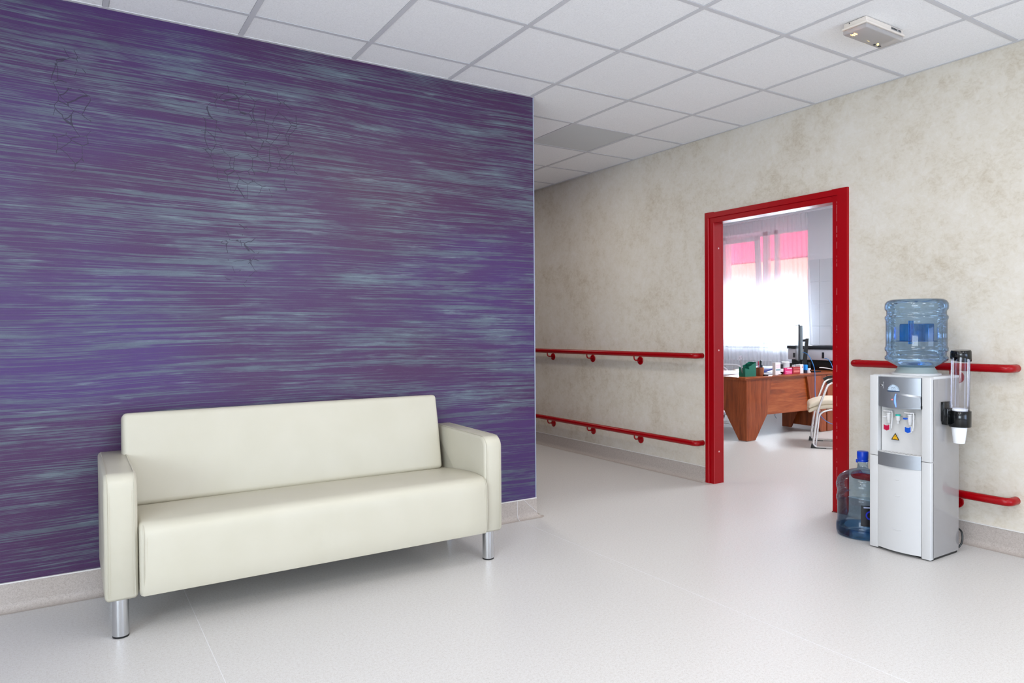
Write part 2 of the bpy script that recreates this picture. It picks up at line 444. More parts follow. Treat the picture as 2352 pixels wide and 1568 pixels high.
# suspended ceiling: slab, bars and lay-in tiles
ce = struct('ceiling', box(-3.7, XT+.09, -3.5, 9.6, HC+.03, HC+.12), WHITE)
GX, GY, T = 2.565, 3.525, .6
BW = .024
xs = [GX + T*k for k in range(-10, 3)]; ys = [GY + T*k for k in range(-11, 10)]
tile_me = None
def tile_box(x0, x1, y0, y1): return box(x0, x1, y0, y1, HC-.001, HC+.012, .0015, 1)
for i in range(-10, 3):
    for j in range(-8, 9):
        x0, x1 = GX+T*i, GX+T*(i+1); y0, y1 = GY+T*j, GY+T*(j+1)
        if x1 > XT: x1 = XT - .012
        # tiles above the wall line are cut at the walls
        if y0 < YP < y1 and x0 < XE: 
            if x1 <= XE: parts = [(x0, x1, y0, YP)]
            else: parts = [(x0, x1, y0, y1)]
        elif y0 >= YP and x1 <= XE: continue
        else: parts = [(x0, x1, y0, y1)]
        for (a, b, c, d) in parts:
            full = abs((b-a)-T) < 1e-6 and abs((d-c)-T) < 1e-6
            A, B, Cc, D = a+BW/2+.001, b-(BW/2 if b < XT-.05 else 0)-.001, c+BW/2+.001, d-BW/2-.001
            grey = (i, j) == (1, 1)
            if full and not grey:
                if tile_me is None:
                    o = obj('ceiling_tile', move(tile_box(A, B, Cc, D), -a, -c, 0), TILE, ce, smooth=0); tile_me = o.data
                else:
                    o = bpy.data.objects.new('ceiling_tile', tile_me); C.objects.link(o); o.parent = ce; FR[o.name] = FR[ce.name]
                o.location = (a, c, random.uniform(-.0006, .0006))
            else:
                o = obj('ceiling_tile', tile_box(A, B, Cc, D), TILE_GREY if grey else TILE, ce, smooth=0)
                if grey: o['label'] = 'greyer replacement ceiling tile'
for x in xs:
    if x < XT-.05: obj('grid_bar', box(x-BW/2, x+BW/2, -3.4, YP if x < XE-.02 else 9.5, HC-.0035, HC+.03), GRID, ce, smooth=0)
for y in ys:
    if -3.4 < y < 9.4: obj('grid_bar', box(-3.6 if y < YP else XE, XT, y-BW/2, y+BW/2, HC-.003, HC+.03), GRID, ce, smooth=0)
obj('edge_angle', join(box(XT-.02, XT-.0005, -3.4, 9.5, HC-.004, HC+.02), box(-3.6, XE+.001, YP-.02, YP-.0005, HC-.004, HC+.02)), mat('white_edge_angle', (206, 206, 208), .5), ce, smooth=0)

# coved skirting: sheet vinyl turned up the wall
def cove(r=.035, h=.122, t=.006):
    pts = [(0, 0)]
    pts = [(r+.02, 0.0003)] + [(t + r - r*sin(a), r - r*cos(a)) for a in [pi/2*k/8 for k in range(9)]] + [(t, h), (0, h), (0, 0)]
    return pts   # (distance from wall, z)
def cove_run(p0, p1, nrm, name, parent=None):
    """extruded from p0 to p1 (xy), profile standing off the wall along nrm"""
    bm = bmesh.new(); pr = cove(); A, B = [], []
    for (d, z) in pr:
        A.append(bm.verts.new((p0[0]+nrm[0]*d, p0[1]+nrm[1]*d, z))); B.append(bm.verts.new((p1[0]+nrm[0]*d, p1[1]+nrm[1]*d, z)))
    n = len(pr)
    for i in range(n): bm.faces.new((A[i], A[(i+1) % n], B[(i+1) % n], B[i]))
    bm.faces.new(A); bm.faces.new(B[::-1])
    return obj(name, bm, BASE, parent, smooth=50)
b1 = cove_run((-3.6, YP), (XE, YP), (0, -1), 'baseboard_left'); b1['kind'] = 'structure'
obj('bead', box(-3.6, XE+.002, YP-.009, YP, .120, .125), BBTRIM, b1, smooth=0)
obj('joint', tube([(2.437, YP-.0065, .12), (2.437, YP-.0065, .035), (2.433, YP-.02, .010), (2.43, YP-.045, .001)], .0018, 6), SEAM, b1)
# mitred end piece of the cove flaring round the corner
def corner_foot():
    bm = bmesh.new(); pr = cove(); n = 8; rows = []
    for k in range(n+1):
        a = pi/2*k/n - pi/2
        rows.append([bm.verts.new((XE + d*cos(a), YP + d*sin(a), z)) for (d, z) in pr])
    for a, b in zip(rows, rows[1:]):
        for i in range(len(pr)): bm.faces.new((a[i], a[(i+1) % len(pr)], b[(i+1) % len(pr)], b[i]))
    bmesh.ops.remove_doubles(bm, verts=bm.verts[:], dist=1e-5)
    return bm
obj('corner_foot', corner_foot(), BASE, b1, smooth=50)
obj('joint', tube([(2.487, YP-.0066, .12), (2.56, YP-.0066, .055), (XE+.002, YP-.010, .030)], .0014, 6), SEAM, b1)
b2 = cove_run((XE, YP+.02), (XE, 9.5), (1, 0), 'baseboard_corridor'); b2['kind'] = 'structure'
b3 = cove_run((XT, 3.895), (XT, 9.5), (-1, 0), 'baseboard_right'); b3['kind'] = 'structure'
obj('bead', box(XT-.009, XT, 3.895, 9.5, .120, .125), BBTRIM, b3, smooth=0)
b4 = cove_run((XT, -3.4), (XT, 2.678), (-1, 0), 'baseboard_right'); b4['kind'] = 'structure'
obj('bead', box(XT-.009, XT, -3.4, 2.678, .120, .125), BBTRIM, b4, smooth=0)

# red steel door frame
df = thing('door_1', None, None, (XT, 3.29, 0), kind='structure')
XF = XT-.018; XS = XT-.008; XB = XT+.098
L = [(XT, 3.892), (XF, 3.888), (XF, 3.850), (XS, 3.848), (XS, 3.806), (XB, 3.806), (XB, 3.886), (XT+.09, 3.886), (XT+.09, 3.83), (XT, 3.83)]
obj('casing', prism(L, 0, 2.147, 'z'), DOOR_RED, df, smooth=0)
Rr = [(XT, 2.680), (XF, 2.684), (XF, 2.753), (XS, 2.755), (XS, 2.791), (XB, 2.791), (XB, 2.69), (XT+.09, 2.69), (XT+.09, 2.77), (XT, 2.77)]
rc = obj('casing', prism(Rr, 0, 2.144, 'z'), DOOR_RED, df, smooth=0)
Tt = [(XT, 2.145), (XF, 2.141), (XF, 2.103), (XS, 2.101), (XS, 2.062), (XB, 2.062), (XB, 2.14), (XT+.09, 2.14), (XT+.09, 2.09), (XT, 2.09)]
obj('head_casing', prism(Tt, 2.791-.001, 3.806+.001, 'y'), DOOR_RED, df, smooth=0)
# mitre ends of the head's raised face
obj('head_casing', join(box(XF-.0003, XT, 3.806, 3.850, 2.103, 2.1462), box(XF-.0003, XT, 2.753, 2.791, 2.103, 2.1442)), DOOR_RED, df, smooth=0)
obj('edge_highlight', join(tube([(XF+.0005, 3.852, .0), (XF+.0005, 3.852, 2.10)], .003, 8), tube([(XS+.001, 3.8065, .0), (XS+.001, 3.8065, 2.06)], .0022, 8), tube([(XB-.001, 3.8055, 0), (XB-.001, 3.8055, 2.06)], .0025, 8)),
    mat('highlight_red_edge', (186, 60, 66), .3), df)  # lighter red lines paint the highlight and pale back edge of the frame
for z in (1.864, 1.057, .252):
    bm = lathe([(.007, 0), (.006, .0015), (.0001, .002)], 16); bm.transform(Matrix.Translation((XT+.048, 3.806, z)) @ Matrix.Rotation(radians(90), 4, 'X'))
    obj('screw_plug', bm, PLUG, df)
cb = bmesh.new(); rnd = random.Random(3)
z = .03
while z < 2.06:
    ln = rnd.choice((.006, .012, .02, .045)); wd = rnd.uniform(.0004, .0014) * (1.8 if rnd.random() < .12 else 1)
    if rnd.random() < .62:
        vs = [cb.verts.new((XF-.0006, 2.7535+sx*wd + rnd.uniform(-.0004, .0004), z+dz)) for sx, dz in ((-1, 0), (1, 0), (1, ln), (-1, ln))]
        cb.faces.new(vs)
    z += ln + rnd.choice((.003, .01, .03))
ch = obj('paint_chips', cb, CHIP, df, smooth=0); ch['kind'] = 'stuff'
dirt = obj('floor_edge', box(XF-.002, XB+.002, 2.682, 2.790, 0, .004), mat('sealant_at_floor', (120, 60, 55), .7), df, smooth=0)

# ------------------------------------------------------------------ office beyond the door
XW = 9.0
WY0, WY1, WZ0, WZ1 = 6.23, 7.86, .985, 2.72
HO = 2.915
ww = join(box(XW, XW+.3, 1.8, WY0, 0, HO), box(XW, XW+.3, WY1, 9.5, 0, HO), box(XW, XW+.3, WY0, WY1, 0, WZ0), box(XW, XW+.3, WY0, WY1, WZ1, HO))
struct('wall_office_window', ww, WHITE)
struct('wall_office_left', box(XT+.09, XW, 9.5, 9.6, 0, HO), WHITE)
struct('wall_office_right', box(XT+.09, XW, 1.7, 1.8, 0, HO), WHITE)
struct('ceiling_office', box(XT+.09, XW, 1.8, 9.5, HO, HO+.1), WCEIL)
# glazed tiles on the wall beside the window
tl = thing('wall_tiling', None, None, (XW, 5.8, 0), kind='structure')
obj('grout_bed', box(XW-.006, XW, 4.60, 6.225, 0, 2.205), GROUT, tl, smooth=0)
tme = None
for i in range(9):
    for j in range(7):
        y0 = 6.222-.18*(i+1); z0 = 2.206-.3155*(j+1)
        if tme is None:
            o = obj('tile', move(box(XW-.011, XW-.005, .0015, .1785, .0015, .314, .001, 1), 0, 0, 0), WTILE, tl, smooth=0); tme = o.data
            tme.transform(Matrix.Translation((0, 0, 0)))
        else:
            o = bpy.data.objects.new('tile', tme); C.objects.link(o); o.parent = tl; FR[o.name] = FR[tl.name]
        # mesh was put in the thing's frame, whose origin is (XW, 5.8, 0)
        o.location = (0, y0, z0)
# window
wn = thing('window_1', None, None, (XW, 6.9, WZ0), kind='structure')
FX0, FX1 = XW+.08, XW+.15
obj('frame', join(box(FX0, FX1, WY0, WY1, WZ1-.06, WZ1), box(FX0, FX1, WY0, WY1, WZ0, WZ0+.06), box(FX0, FX1, WY0, WY0+.06, WZ0, WZ1), box(FX0, FX1, WY1-.06, WY1, WZ0, WZ1),
     box(FX0, FX1, 6.98, 7.07, WZ0, WZ1), box(FX0, FX1, 6.80, 6.86, WZ0, WZ1)), FRAMEW, wn, smooth=0)
def sash(y0, y1, z0, z1, tilt=0):
    s = .07
    bm = join(box(FX0-.03, FX0+.03, y0, y1, z1-s, z1, .004, 1), box(FX0-.03, FX0+.03, y0, y1, z0, z0+s, .004, 1), box(FX0-.03, FX0+.03, y0, y0+s, z0, z1, .004, 1), box(FX0-.03, FX0+.03, y1-s, y1, z0, z1, .004, 1))
    g = box(FX0-.004, FX0+.004, y0+s, y1-s, z0+s, z1-s)
    if tilt:
        M = Matrix.Translation((FX0, 0, z0)) @ Matrix.Rotation(tilt, 4, 'Y') @ Matrix.Translation((-FX0, 0, -z0)); bm.transform(M); g.transform(M)
    o = obj('sash', bm, FRAMEW, wn, smooth=0); obj('pane', g, GLASS, o, smooth=0)
sash(7.07, 7.80, WZ0+.05, WZ1-.06, radians(-3.0))
obj('pane', box(FX0+.03, FX0+.038, 6.86, 6.98, WZ0+.06, WZ1-.06), GLASS, wn, smooth=0)
obj('pane', box(FX0+.03, FX0+.038, 6.29, 6.80, WZ0+.06, WZ1-.06), GLASS, wn, smooth=0)
obj('sill', box(XW-.06, XW+.1, WY0-.03, WY1+.03, WZ0-.03, WZ0, .006), FRAMEW, wn)
# outside red roller awning in two lengths of cloth
def m_awning(name, rgb, k):
    m = bpy.data.materials.new(name); m.use_nodes = True; t = NT(m); nt = m.node_tree; nt.nodes.remove(t.p)
    tl_ = t.n('ShaderNodeBsdfTranslucent', inp={'Color': lin(rgb)}); df_ = t.n('ShaderNodeBsdfDiffuse', inp={'Color': lin(rgb)})
    a = t.n('ShaderNodeMixShader', inp={0: k, 1: df_.outputs[0], 2: tl_.outputs[0]})
    nt.links.new(a.outputs[0], nt.nodes['Material Output'].inputs[0]); return m
aw = thing('roller_awning', 'red cloth awning hanging outside the office window above the bright glass', 'awning', (XW+.42, 6.9, 1.62))
AWU = m_awning('red_awning_cloth', (228, 148, 172), .26); AWL = m_awning('coral_awning_cloth', (246, 200, 188), .24)
obj('upper_cloth', box(XW+.42, XW+.424, 5.3, 8.2, 2.30, 2.95), AWU, aw, smooth=0)
obj('lower_cloth', box(XW+.425, XW+.429, 5.3, 8.2, 1.66, 2.32), AWL, aw, smooth=0, label='paler coral lower length of cloth')
obj('awning_box', box(XW+.30, XW+.46, 5.28, 8.22, 2.95, 3.07, .01), FRAMEW, aw)
obj('bottom_bar', tube([(XW+.427, 5.3, 1.655), (XW+.427, 8.2, 1.655)], .012, 10), FRAMEW, aw)
# sheer curtain
def curtain(y0, y1, z0, z1, x, amp, n, seed, flare=0):
    rnd = random.Random(seed); bm = bmesh.new(); rows = 14; cols = int((y1-y0)/.011)
    ph = [rnd.uniform(0, 6.28) for _ in range(4)]
    G = []
    for r in range(rows+1):
        v = r/rows; row = []
        for c in range(cols+1):
            u = c/cols; yy = y0 + (y1-y0)*u
            a = amp*(.45+.55*v)
            d = a*(sin(u*n*6.283 + ph[0] + .7*sin(u*11+ph[1])) + .35*sin(u*n*2.3*6.283+ph[2]+v*.8))
            row.append(bm.verts.new((x + d, yy - flare*v*(1-u) + .03*v*sin(u*9+ph[3]), z1-(z1-z0)*v)))
        G.append(row)
    for a, b in zip(G, G[1:]):
        for i in range(cols): bm.faces.new((a[i], a[i+1], b[i+1], b[i]))
    return bm
cu = thing('sheer_curtain', 'long white sheer curtain gathered in folds across the office window', 'curtain', (8.8, 6.9, .74))
obj('curtain_cloth', curtain(6.1, 8.1, .745, 2.86, 8.8, .016, 27, 5, .09), SHEER, cu, smooth=80)
obj('curtain_rail', box(8.775, 8.825, 5.2, 8.3, 2.87, 2.915, .004, 1), FRAMEW, cu)
# radiator below the sill
ra = thing('radiator', 'white panel radiator low on the wall behind the sheer curtain', 'radiator', (8.93, 7.3, .16))
obj('panel', rbox(8.90, 8.96, 6.66, 8.1, .16, .93, .012, n=2, seg=2), WHITE, ra)
for k in range(24):
    y = 6.71 + k*.057
    obj('rib', box(8.893, 8.902, y, y+.022, .20, .89, .002, 1), WHITE, ra, smooth=0)
obj('pipe', tube([(8.93, 6.66, .22), (8.93, 6.58, .22), (8.93, 6.58, .0)], .009, 8, .03), WHITE, ra)

# ------------------------------------------------------------------ sofa
sf = thing('sofa', 'cream leather three-seat sofa on chrome legs against the purple wall', 'sofa', (1.02, 3.45, 0))
# seat: rounded front block with a drop front
def seat_bm():
    x0, x1 = .226, 1.838
    prof = [(3.150, .168), (3.143, .185), (3.139, .25), (3.137, .33), (3.139, .385)]
    for k in range(1, 8):
        a = pi/2*k/7; prof.append((3.139+.060*(1-cos(a)), .398+.060*sin(a)))
    prof += [(3.26, .4625), (3.36, .460), (3.48, .450), (3.60, .436), (3.72, .425), (3.72, .20), (3.70, .175), (3.20, .166)]
    nx = 34; bm = bmesh.new(); rows = []
    cy, cz = 3.4, .31
    for i in range(nx+1):
        u = i/nx; x = x0 + (x1-x0)*u
        e = min(i, nx-i)
        xx = x; inset = 0
        if e == 0: inset = .016
        elif e == 1: xx = (x0 if i < nx/2 else x1) + (.004 if i < nx/2 else -.004); inset = .006
        elif e == 2: xx = (x0 if i < nx/2 else x1) + (.014 if i < nx/2 else -.014); inset = .0
        sw = .006*sin(pi*u)**.5 if 0 < u < 1 else 0
        row = []
        for (y, z) in prof:
            dy, dz = (y-cy), (z-cz); L_ = sqrt(dy*dy+dz*dz)
            yy = y - dy/L_*inset*(1 if y < 3.6 else 0); zz = z - dz/L_*inset
            if z > .42: zz += sw
            row.append(bm.verts.new((xx, yy, zz)))
        rows.append(row)
    n = len(prof)
    for a, b in zip(rows, rows[1:]):
        for k in range(n): bm.faces.new((a[k], a[(k+1) % n], b[(k+1) % n], b[k]))
    bm.faces.new(rows[0]); bm.faces.new(rows[-1])
    return bm
st = obj('seat', seat_bm(), LEATHER, sf, smooth=50)
def dashes(pts, step=.008, ln=.0045, r=.0006):
    P = [Vector(p) for p in pts]; bms = bmesh.new(); out = []
    for a, b in zip(P, P[1:]):
        L_ = (b-a).length; d = (b-a)/L_; s = 0
        while s+ln < L_:
            out.append((a+d*s, a+d*(s+ln))); s += step
    for p, q in out:
        d = (q-p).normalized(); u = d.orthogonal().normalized()*r; v = d.cross(u)
        ring = []
        for e in (p, q): ring.append([bms.verts.new(e+u), bms.verts.new(e+v), bms.verts.new(e-u), bms.verts.new(e-v)])
        for k in range(4): bms.faces.new((ring[0][k], ring[0][(k+1) % 4], ring[1][(k+1) % 4], ring[1][k]))
    return bms
s_ = obj('stitching', join(dashes([(.252, 3.1435, .18), (.252, 3.1368, .33), (.252, 3.138, .40), (.252, 3.156, .436)]), dashes([(1.812, 3.1435, .18), (1.812, 3.1368, .33), (1.812, 3.138, .40)])), STITCH, st, smooth=0)
s_['kind'] = 'stuff'
for bm_ in (tube(spline([(.240, 3.150, .172), (.240, 3.137, .25), (.240, 3.135, .36), (.240, 3.139, .42), (.240, 3.17, .452), (.240, 3.25, .4605)], 6), .0013, 6),
                 tube(spline([(1.824, 3.150, .172), (1.824, 3.137, .25), (1.824, 3.135, .36), (1.824, 3.139, .42), (1.824, 3.17, .452), (1.824, 3.25, .4605)], 6), .0013, 6)): obj('seam', bm_, LEATHER, st)
# backrest, leaning back
bk = rbox(.200, 1.802, 0, .105, 0, .424, .022, (0.004, .012, .004), n=26, seg=5)
bk.transform(Matrix.Translation((0, 3.592, .441)) @ Matrix.Rotation(radians(-11), 4, 'X'))
bo = obj('backrest', bk, LEATHER, sf, smooth=60)
MB_ = Matrix.Translation((0, 3.592, .441)) @ Matrix.Rotation(radians(-11), 4, 'X')
def onback(pts): return [MB_ @ Vector(p) for p in pts]
for bm_ in (tube(onback(spline([(.214, .004, .03), (.212, .002, .22), (.214, .004, .396), (.222, .02, .418)], 6)), .0012, 6),
                 tube(onback(spline([(1.788, .004, .03), (1.790, .002, .22), (1.788, .004, .396), (1.780, .02, .418)], 6)), .0012, 6)): obj('seam', bm_, LEATHER, bo)
obj('under_frame', box(.24, 1.82, 3.62, 3.775, .20, .425), DARK, sf, smooth=0)
for nm, a, b in (('L', .104, .223), ('R', 1.834, 1.942)):
    ar = bmesh.new()
    # side outline in (y, z) with a generously rounded front top corner
    out = [(3.785, .165), (3.182, .160), (3.172, .172), (3.172, .610)]
    for k in range(1, 8):
        t_ = pi/2*k/7; out.append((3.172+.052*(1-cos(t_)), .612+.052*sin(t_)))
    out += [(3.45, .668), (3.775, .672), (3.787, .66)]
    sec = [(a, .014), (a+.004, .005), (a+.013, 0), (b-.013, 0), (b-.004, .005), (b, .014)]
    rows = []; cy, cz = 3.48, .42
    for x, ins in sec:
        row = []
        for (y, z) in out:
            dy, dz = y-cy, z-cz
            row.append(ar.verts.new((x, y - ins*(1 if dy > 0 else -1)*(abs(dy) > .2), z - ins*(1 if dz > 0 else -1)*(abs(dz) > .2))))
        rows.append(row)
    n = len(out)
    for p, q in zip(rows, rows[1:]):
        for k in range(n): ar.faces.new((p[k], p[(k+1) % n], q[(k+1) % n], q[k]))
    ar.faces.new(rows[0]); ar.faces.new(rows[-1])
    ao = obj('arm', ar, LEATHER, sf, smooth=45)
    for xx in (a+.012, b-.012):
        path = [(xx, 3.1715, .175), (xx, 3.1705, .40), (xx, 3.1705, .60), (xx, 3.176, .634), (xx, 3.20, .658), (xx, 3.235, .6655), (xx, 3.45, .669), (xx, 3.76, .6725)]
        obj('seam', tube(spline(path, 6), .0013, 6), LEATHER, ao)
    d_ = obj('stitching', join(*[dashes([(xx, 3.1708, .18), (xx, 3.1708, .60)]) for xx in (a+.020, b-.020)]), STITCH, ao, smooth=0); d_['kind'] = 'stuff'
lg = None
for x, y in ((.160, 3.226), (1.888, 3.236), (.160, 3.70), (1.888, 3.70)):
    if lg is None:
        lg = obj('leg', lathe([(.0295, .006), (.030, .012), (.030, .168)], 32, (0, 0, 0)), CHROME, sf, world=False)
        ft = obj('foot_cap', lathe([(.028, 0), (.0305, .001), (.0305, .007), (.028, .0085)], 32), BLACK, lg, world=False); l = lg
    else: l = copy_tree(lg, sf)
    l.location = Vector((x, y, 0)) - sf.location

# ------------------------------------------------------------------ handrails
def bracket(y, zr, parent, s=1):
    x = XT-.079
    d = lathe([(.037, 0), (.037, .004), (.034, .007), (.0001, .0075)], 28); d.transform(Matrix.Translation((XT, y, zr-.062)) @ Matrix.Rotation(radians(-90), 4, 'Y'))
    b = obj('bracket', join(d, tube([(XT-.004, y, zr-.058), (x+.006, y, zr-.058), (x, y, zr-.01)], .0062, 10, .022)), RED, parent)
    for a in (90, 210, 330):
        s_ = lathe([(.0035, 0), (.0028, .002), (.0001, .0024)], 10); s_.transform(Matrix.Translation((XT-.0072, y+.025*cos(radians(a)), zr-.062+.025*sin(radians(a)))) @ Matrix.Rotation(radians(-90), 4, 'Y'))
        obj('screw', s_, CHROME2 if a == 330 else RED, b)
def rail(y0, y1, z, label, ys_, e0=True, e1=True):
    o = thing('handrail', label, 'handrail', (XT, (y0+y1)/2, z))
    x = XT-.079; p = []
    if e0: p.append((XT-.001, y0+.022, z)); 
    p += [(x, y0+.022 if e0 else y0, z)]
    p += [(x, y1-.022 if e1 else y1, z)]
    if e1: p.append((XT-.001, y1-.022, z))
    obj('rail_tube', tube(p, .0225, 24, .055, 10), RED, o, smooth=60)
    for yy in ys_: bracket(yy, z, o)
rail(3.912, 9.3, 1.012, 'long upper red handrail on the cream wall left of the door', (4.655, 5.324, 5.985, 6.65, 7.3), True, False)
rail(3.908, 9.3, .310, 'long lower red bumper rail near the floor left of the door', (4.655, 5.324, 5.985, 6.65, 7.3), True, False)
rail(1.702, 2.63, 1.001, 'short upper red handrail behind the blue bottle right of the door', (2.02,), True, True)
rail(1.702, 2.63, .287, 'short lower red rail coming out from behind the water cooler', (2.02,), True, True)

# ------------------------------------------------------------------ water cooler
Y0, Y1, X0, X1 = 1.903, 2.231, 3.780, 4.075
YC = (Y0+Y1)/2
wc = thing('water_cooler', 'white and silver freestanding water cooler with hot and cold taps', 'water cooler', (3.93, YC, 0))
obj('side_panel', rbox(X0+.022, X1, Y0, Y0+.030, .012, .955, .004, n=1, seg=2), COOLS, wc, label='glossy side panel with shade in its colour')
obj('side_panel', rbox(X0+.022, X1, Y1-.030, Y1, .012, .955, .004, n=1, seg=2), COOLS, wc)
obj('back_panel', box(X1-.03, X1-.002, Y0+.03, Y1-.03, .03, .95), DARK, wc)
obj('base', box(X0+.03, X1-.006, Y0+.006, Y1-.006, 0, .014), BLACK, wc)
obj('inner_body', box(X0+.06, X1-.03, Y0+.03, Y1-.03, .014, .95), COOLW, wc)
for ya, yb in ((Y0, Y0+.047), (Y1-.047, Y1)):
    obj('front_column', rbox(X0, X0+.034, ya, yb, .519, .963, .004, n=1, seg=2), COOLW, wc)
    obj('front_column', rbox(X0, X0+.034, ya, yb, .006, .517, .004, n=1, seg=2), COOLW, wc)
obj('top_plate', rbox(X0+.030, X1, Y0, Y1, .950, .966, .004, n=1, seg=2), COOLW, wc)
CY0, CY1 = Y0+.047, Y1-.047
def bow(d=.020, xoff=0): return lambda y: X0 + xoff - d*(1-((y-YC)/((CY1-CY0)/2))**2)
def curved(z0, z1, f, thick=.02, y0=None, y1=None, n=20, ztop=None, zbot=None):
    y0 = CY0+.001 if y0 is None else y0; y1 = CY1-.001 if y1 is None else y1
    bm = bmesh.new(); P = []
    for i in range(n+1):
        y = y0+(y1-y0)*i/n; x = f(y)
        zb = z0 if zbot is None else z0+zbot(y); zt = z1 if ztop is None else z1+ztop(y)
        P.append([bm.verts.new(v) for v in ((x, y, zb), (x, y, zt), (X0+thick, y, zt), (X0+thick, y, zb))])
    for a, b in zip(P, P[1:]):
        for k in range(4): bm.faces.new((a[k], a[(k+1) % 4], b[(k+1) % 4], b[k]))
    bm.faces.new(P[0]); bm.faces.new(P[-1]); return bm
lower = obj('lower_door', curved(.016, .470, bow(.020), .03), COOLW, wc, smooth=30)
for z, wd in ((.405, .012), (.318, .016), (.135, .022)):
    obj('dimple', tube([(bow(.020)(YC-wd)-.0004, YC-wd, z), (bow(.020)(YC)-.0006, YC, z-.005), (bow(.020)(YC+wd)-.0004, YC+wd, z)], .0016, 6, .01), COOLW, lower)
obj('tray_front', curved(.471, .543, bow(.028), .02), SILVER, wc, smooth=30, label='silver drip tray front')
# recess: flat tray top, back wall and cheeks
obj('recess_back', curved(.545, .79, lambda y: X0+.034 + .010*(1-((y-YC)/.12)**2), .06), mat('recess_plastic', (206, 205, 203), .4), wc, smooth=30)
tr = obj('drip_tray', curved(.535, .5455, bow(.024), .045), COOLW, wc, smooth=30)
for k in range(-4, 5):
    for q in range(2):
        obj('tray_slot', rbox(X0-.008+q*.018, X0+.002+q*.018, YC+k*.02-.005, YC+k*.02+.005, .5452, .5461, .0004, n=1, seg=1), mat('slot_grey', (150, 150, 150), .6) if k == -4 and q == 0 else bpy.data.materials['slot_grey'], tr)
# silver head panel in two swept planes
hp = obj('head_panel', curved(.795, .956, bow(.026, .004), .03, zbot=lambda y: -.006*(1-((y-YC)/.12)**2)), SILVER, wc, smooth=30, label='brushed silver control panel')
def swoop():
    bm = bmesh.new(); P = []; n = 16
    ya, yb = YC+.008, CY0+.002
    for i in range(n+1):
        t_ = i/n; y = ya+(yb-ya)*t_; x = bow(.026, .004)(y)
        zt = .872 - .010*t_*t_; zb = .799
        P.append([bm.verts.new(v) for v in ((x-.0006, y, zt), (x-.004-.004*t_, y, zt-.010), (x-.003, y, zb), (x+.004, y, zb), (x+.004, y, zt))])
    for a, b in zip(P, P[1:]):
        for k in range(5): bm.faces.new((a[k], a[(k+1) % 5], b[(k+1) % 5], b[k]))
    bm.faces.new(P[0]); bm.faces.new(P[-1]); return bm
obj('swept_ridge', swoop(), SILVER, hp, smooth=25)
fb = bow(.026, .004)
obj('light_strip', tube([(fb(YC+.004)-.002, YC+.004-.004*0, .868), (fb(YC)-.004, YC+.010, .835), (fb(YC)-.003, YC+.003, .797)], [.002]+[.0045]*7+[.002], 10, .03, 6), LEDBLUE, wc, label='glowing blue light strip')
def stud(x, y, z, r, m_, nm, d=.003, par=None, n=14):
    b = lathe([(r, 0), (r, d*.6), (r*.7, d), (.0001, d*1.05)], n); b.transform(Matrix.Translation((x, y, z)) @ Matrix.Rotation(radians(-90), 4, 'Y'))
    return obj(nm, b, m_, par or wc)
stud(fb(YC+.026), YC+.026, .836, .0032, LEDRED, 'indicator_light', .002)
stud(fb(YC-.014), YC-.014, .833, .002, LEDGRN, 'indicator_light', .0015)
stud(fb(YC-.022), YC-.022, .834, .0016, LEDGRN, 'indicator_light', .0015)
stud(fb(YC+.093), YC+.093, .909, .0062, CHROME, 'key_lock', .003)
stud(fb(YC+.093)-.003, YC+.093, .909, .0035, BLACK, 'lock_hole', .0008)
# emblem: half-moon sticker with an arc of lettering, twin birds and a navy foot
def wrap(bm, dx):
    for v in bm.verts: v.co.x = fb(v.co.y) - dx + (v.co.x)
    return bm
EY, EZ, ER = YC+.019, .884, .033
em = bmesh.new(); cc = em.verts.new((0, EY, EZ)); n = 26
arc = [em.verts.new((0, EY+ER*cos(pi*k/n), EZ+ER*sin(pi*k/n))) for k in range(n+1)]
for a, b in zip(arc, arc[1:]): em.faces.new((cc, a, b))
emo = obj('emblem', wrap(em, .0008), EMB, hp, smooth=0, recalc=False, label='pale blue half-moon sticker')
foot = bmesh.new(); vs = [foot.verts.new((0, EY+y, EZ+z)) for y, z in ((.034, -.0055), (-.034, -.0055), (-.034, .0005), (.034, .0005))]; foot.faces.new(vs)
bmesh.ops.subdivide_edges(foot, edges=foot.edges[:], cuts=3, use_grid_fill=True)
obj('emblem_foot', wrap(foot, .0011), NAVY, hp, smooth=0, label='navy band of the sticker')
lb = []
TF = Matrix(((0, 0, 1, 0), (-1, 0, 0, 0), (0, 1, 0, 0), (0, 0, 0, 1)))     # text plane -> facing -X
for i, ch_ in enumerate('UN IMAGE - TURISMUS'):
    if ch_ == ' ': continue
    a = radians(168 - i*156/18)
    b = text_bm(ch_, .0062, Matrix.Identity(4), .0001)
    b.transform(Matrix.Translation((0, EY, EZ)) @ Matrix(((0, 0, -1, 0), (-1, 0, 0, 0), (0, 1, 0, 0), (0, 0, 0, 1))) @ Matrix.Translation((.0275*cos(a), .0275*sin(a), 0)) @ Matrix.Rotation(a-pi/2, 4, 'Z'))
    lb.append(b)
b = text_bm('MARKETING', .0052, Matrix.Identity(4), .0001)
b.transform(Matrix.Translation((0, EY, EZ+.002)) @ Matrix(((0, 0, -1, 0), (-1, 0, 0, 0), (0, 1, 0, 0), (0, 0, 0, 1)))); lb.append(b)
wb_ = join(*lb); wrap(wb_, .0014); obj('lettering', wb_, GREYPRINT, hp, smooth=0)
bird = join(*[tube([(0, EY+s*.001, EZ+.012), (0, EY+s*.004, EZ+.017), (0, EY+s*.009, EZ+.0155), (0, EY+s*.0105, EZ+.010)], [.0006, .0011, .0011, .0005], 6) for s in (1, -1)],
            *[tube([(0, EY+s*.002, EZ+.019), (0, EY+s*.006, EZ+.0165), (0, EY+s*.010, EZ+.0195)], .0008, 6) for s in (1, -1)])
for v in bird.verts: v.co.x *= .2
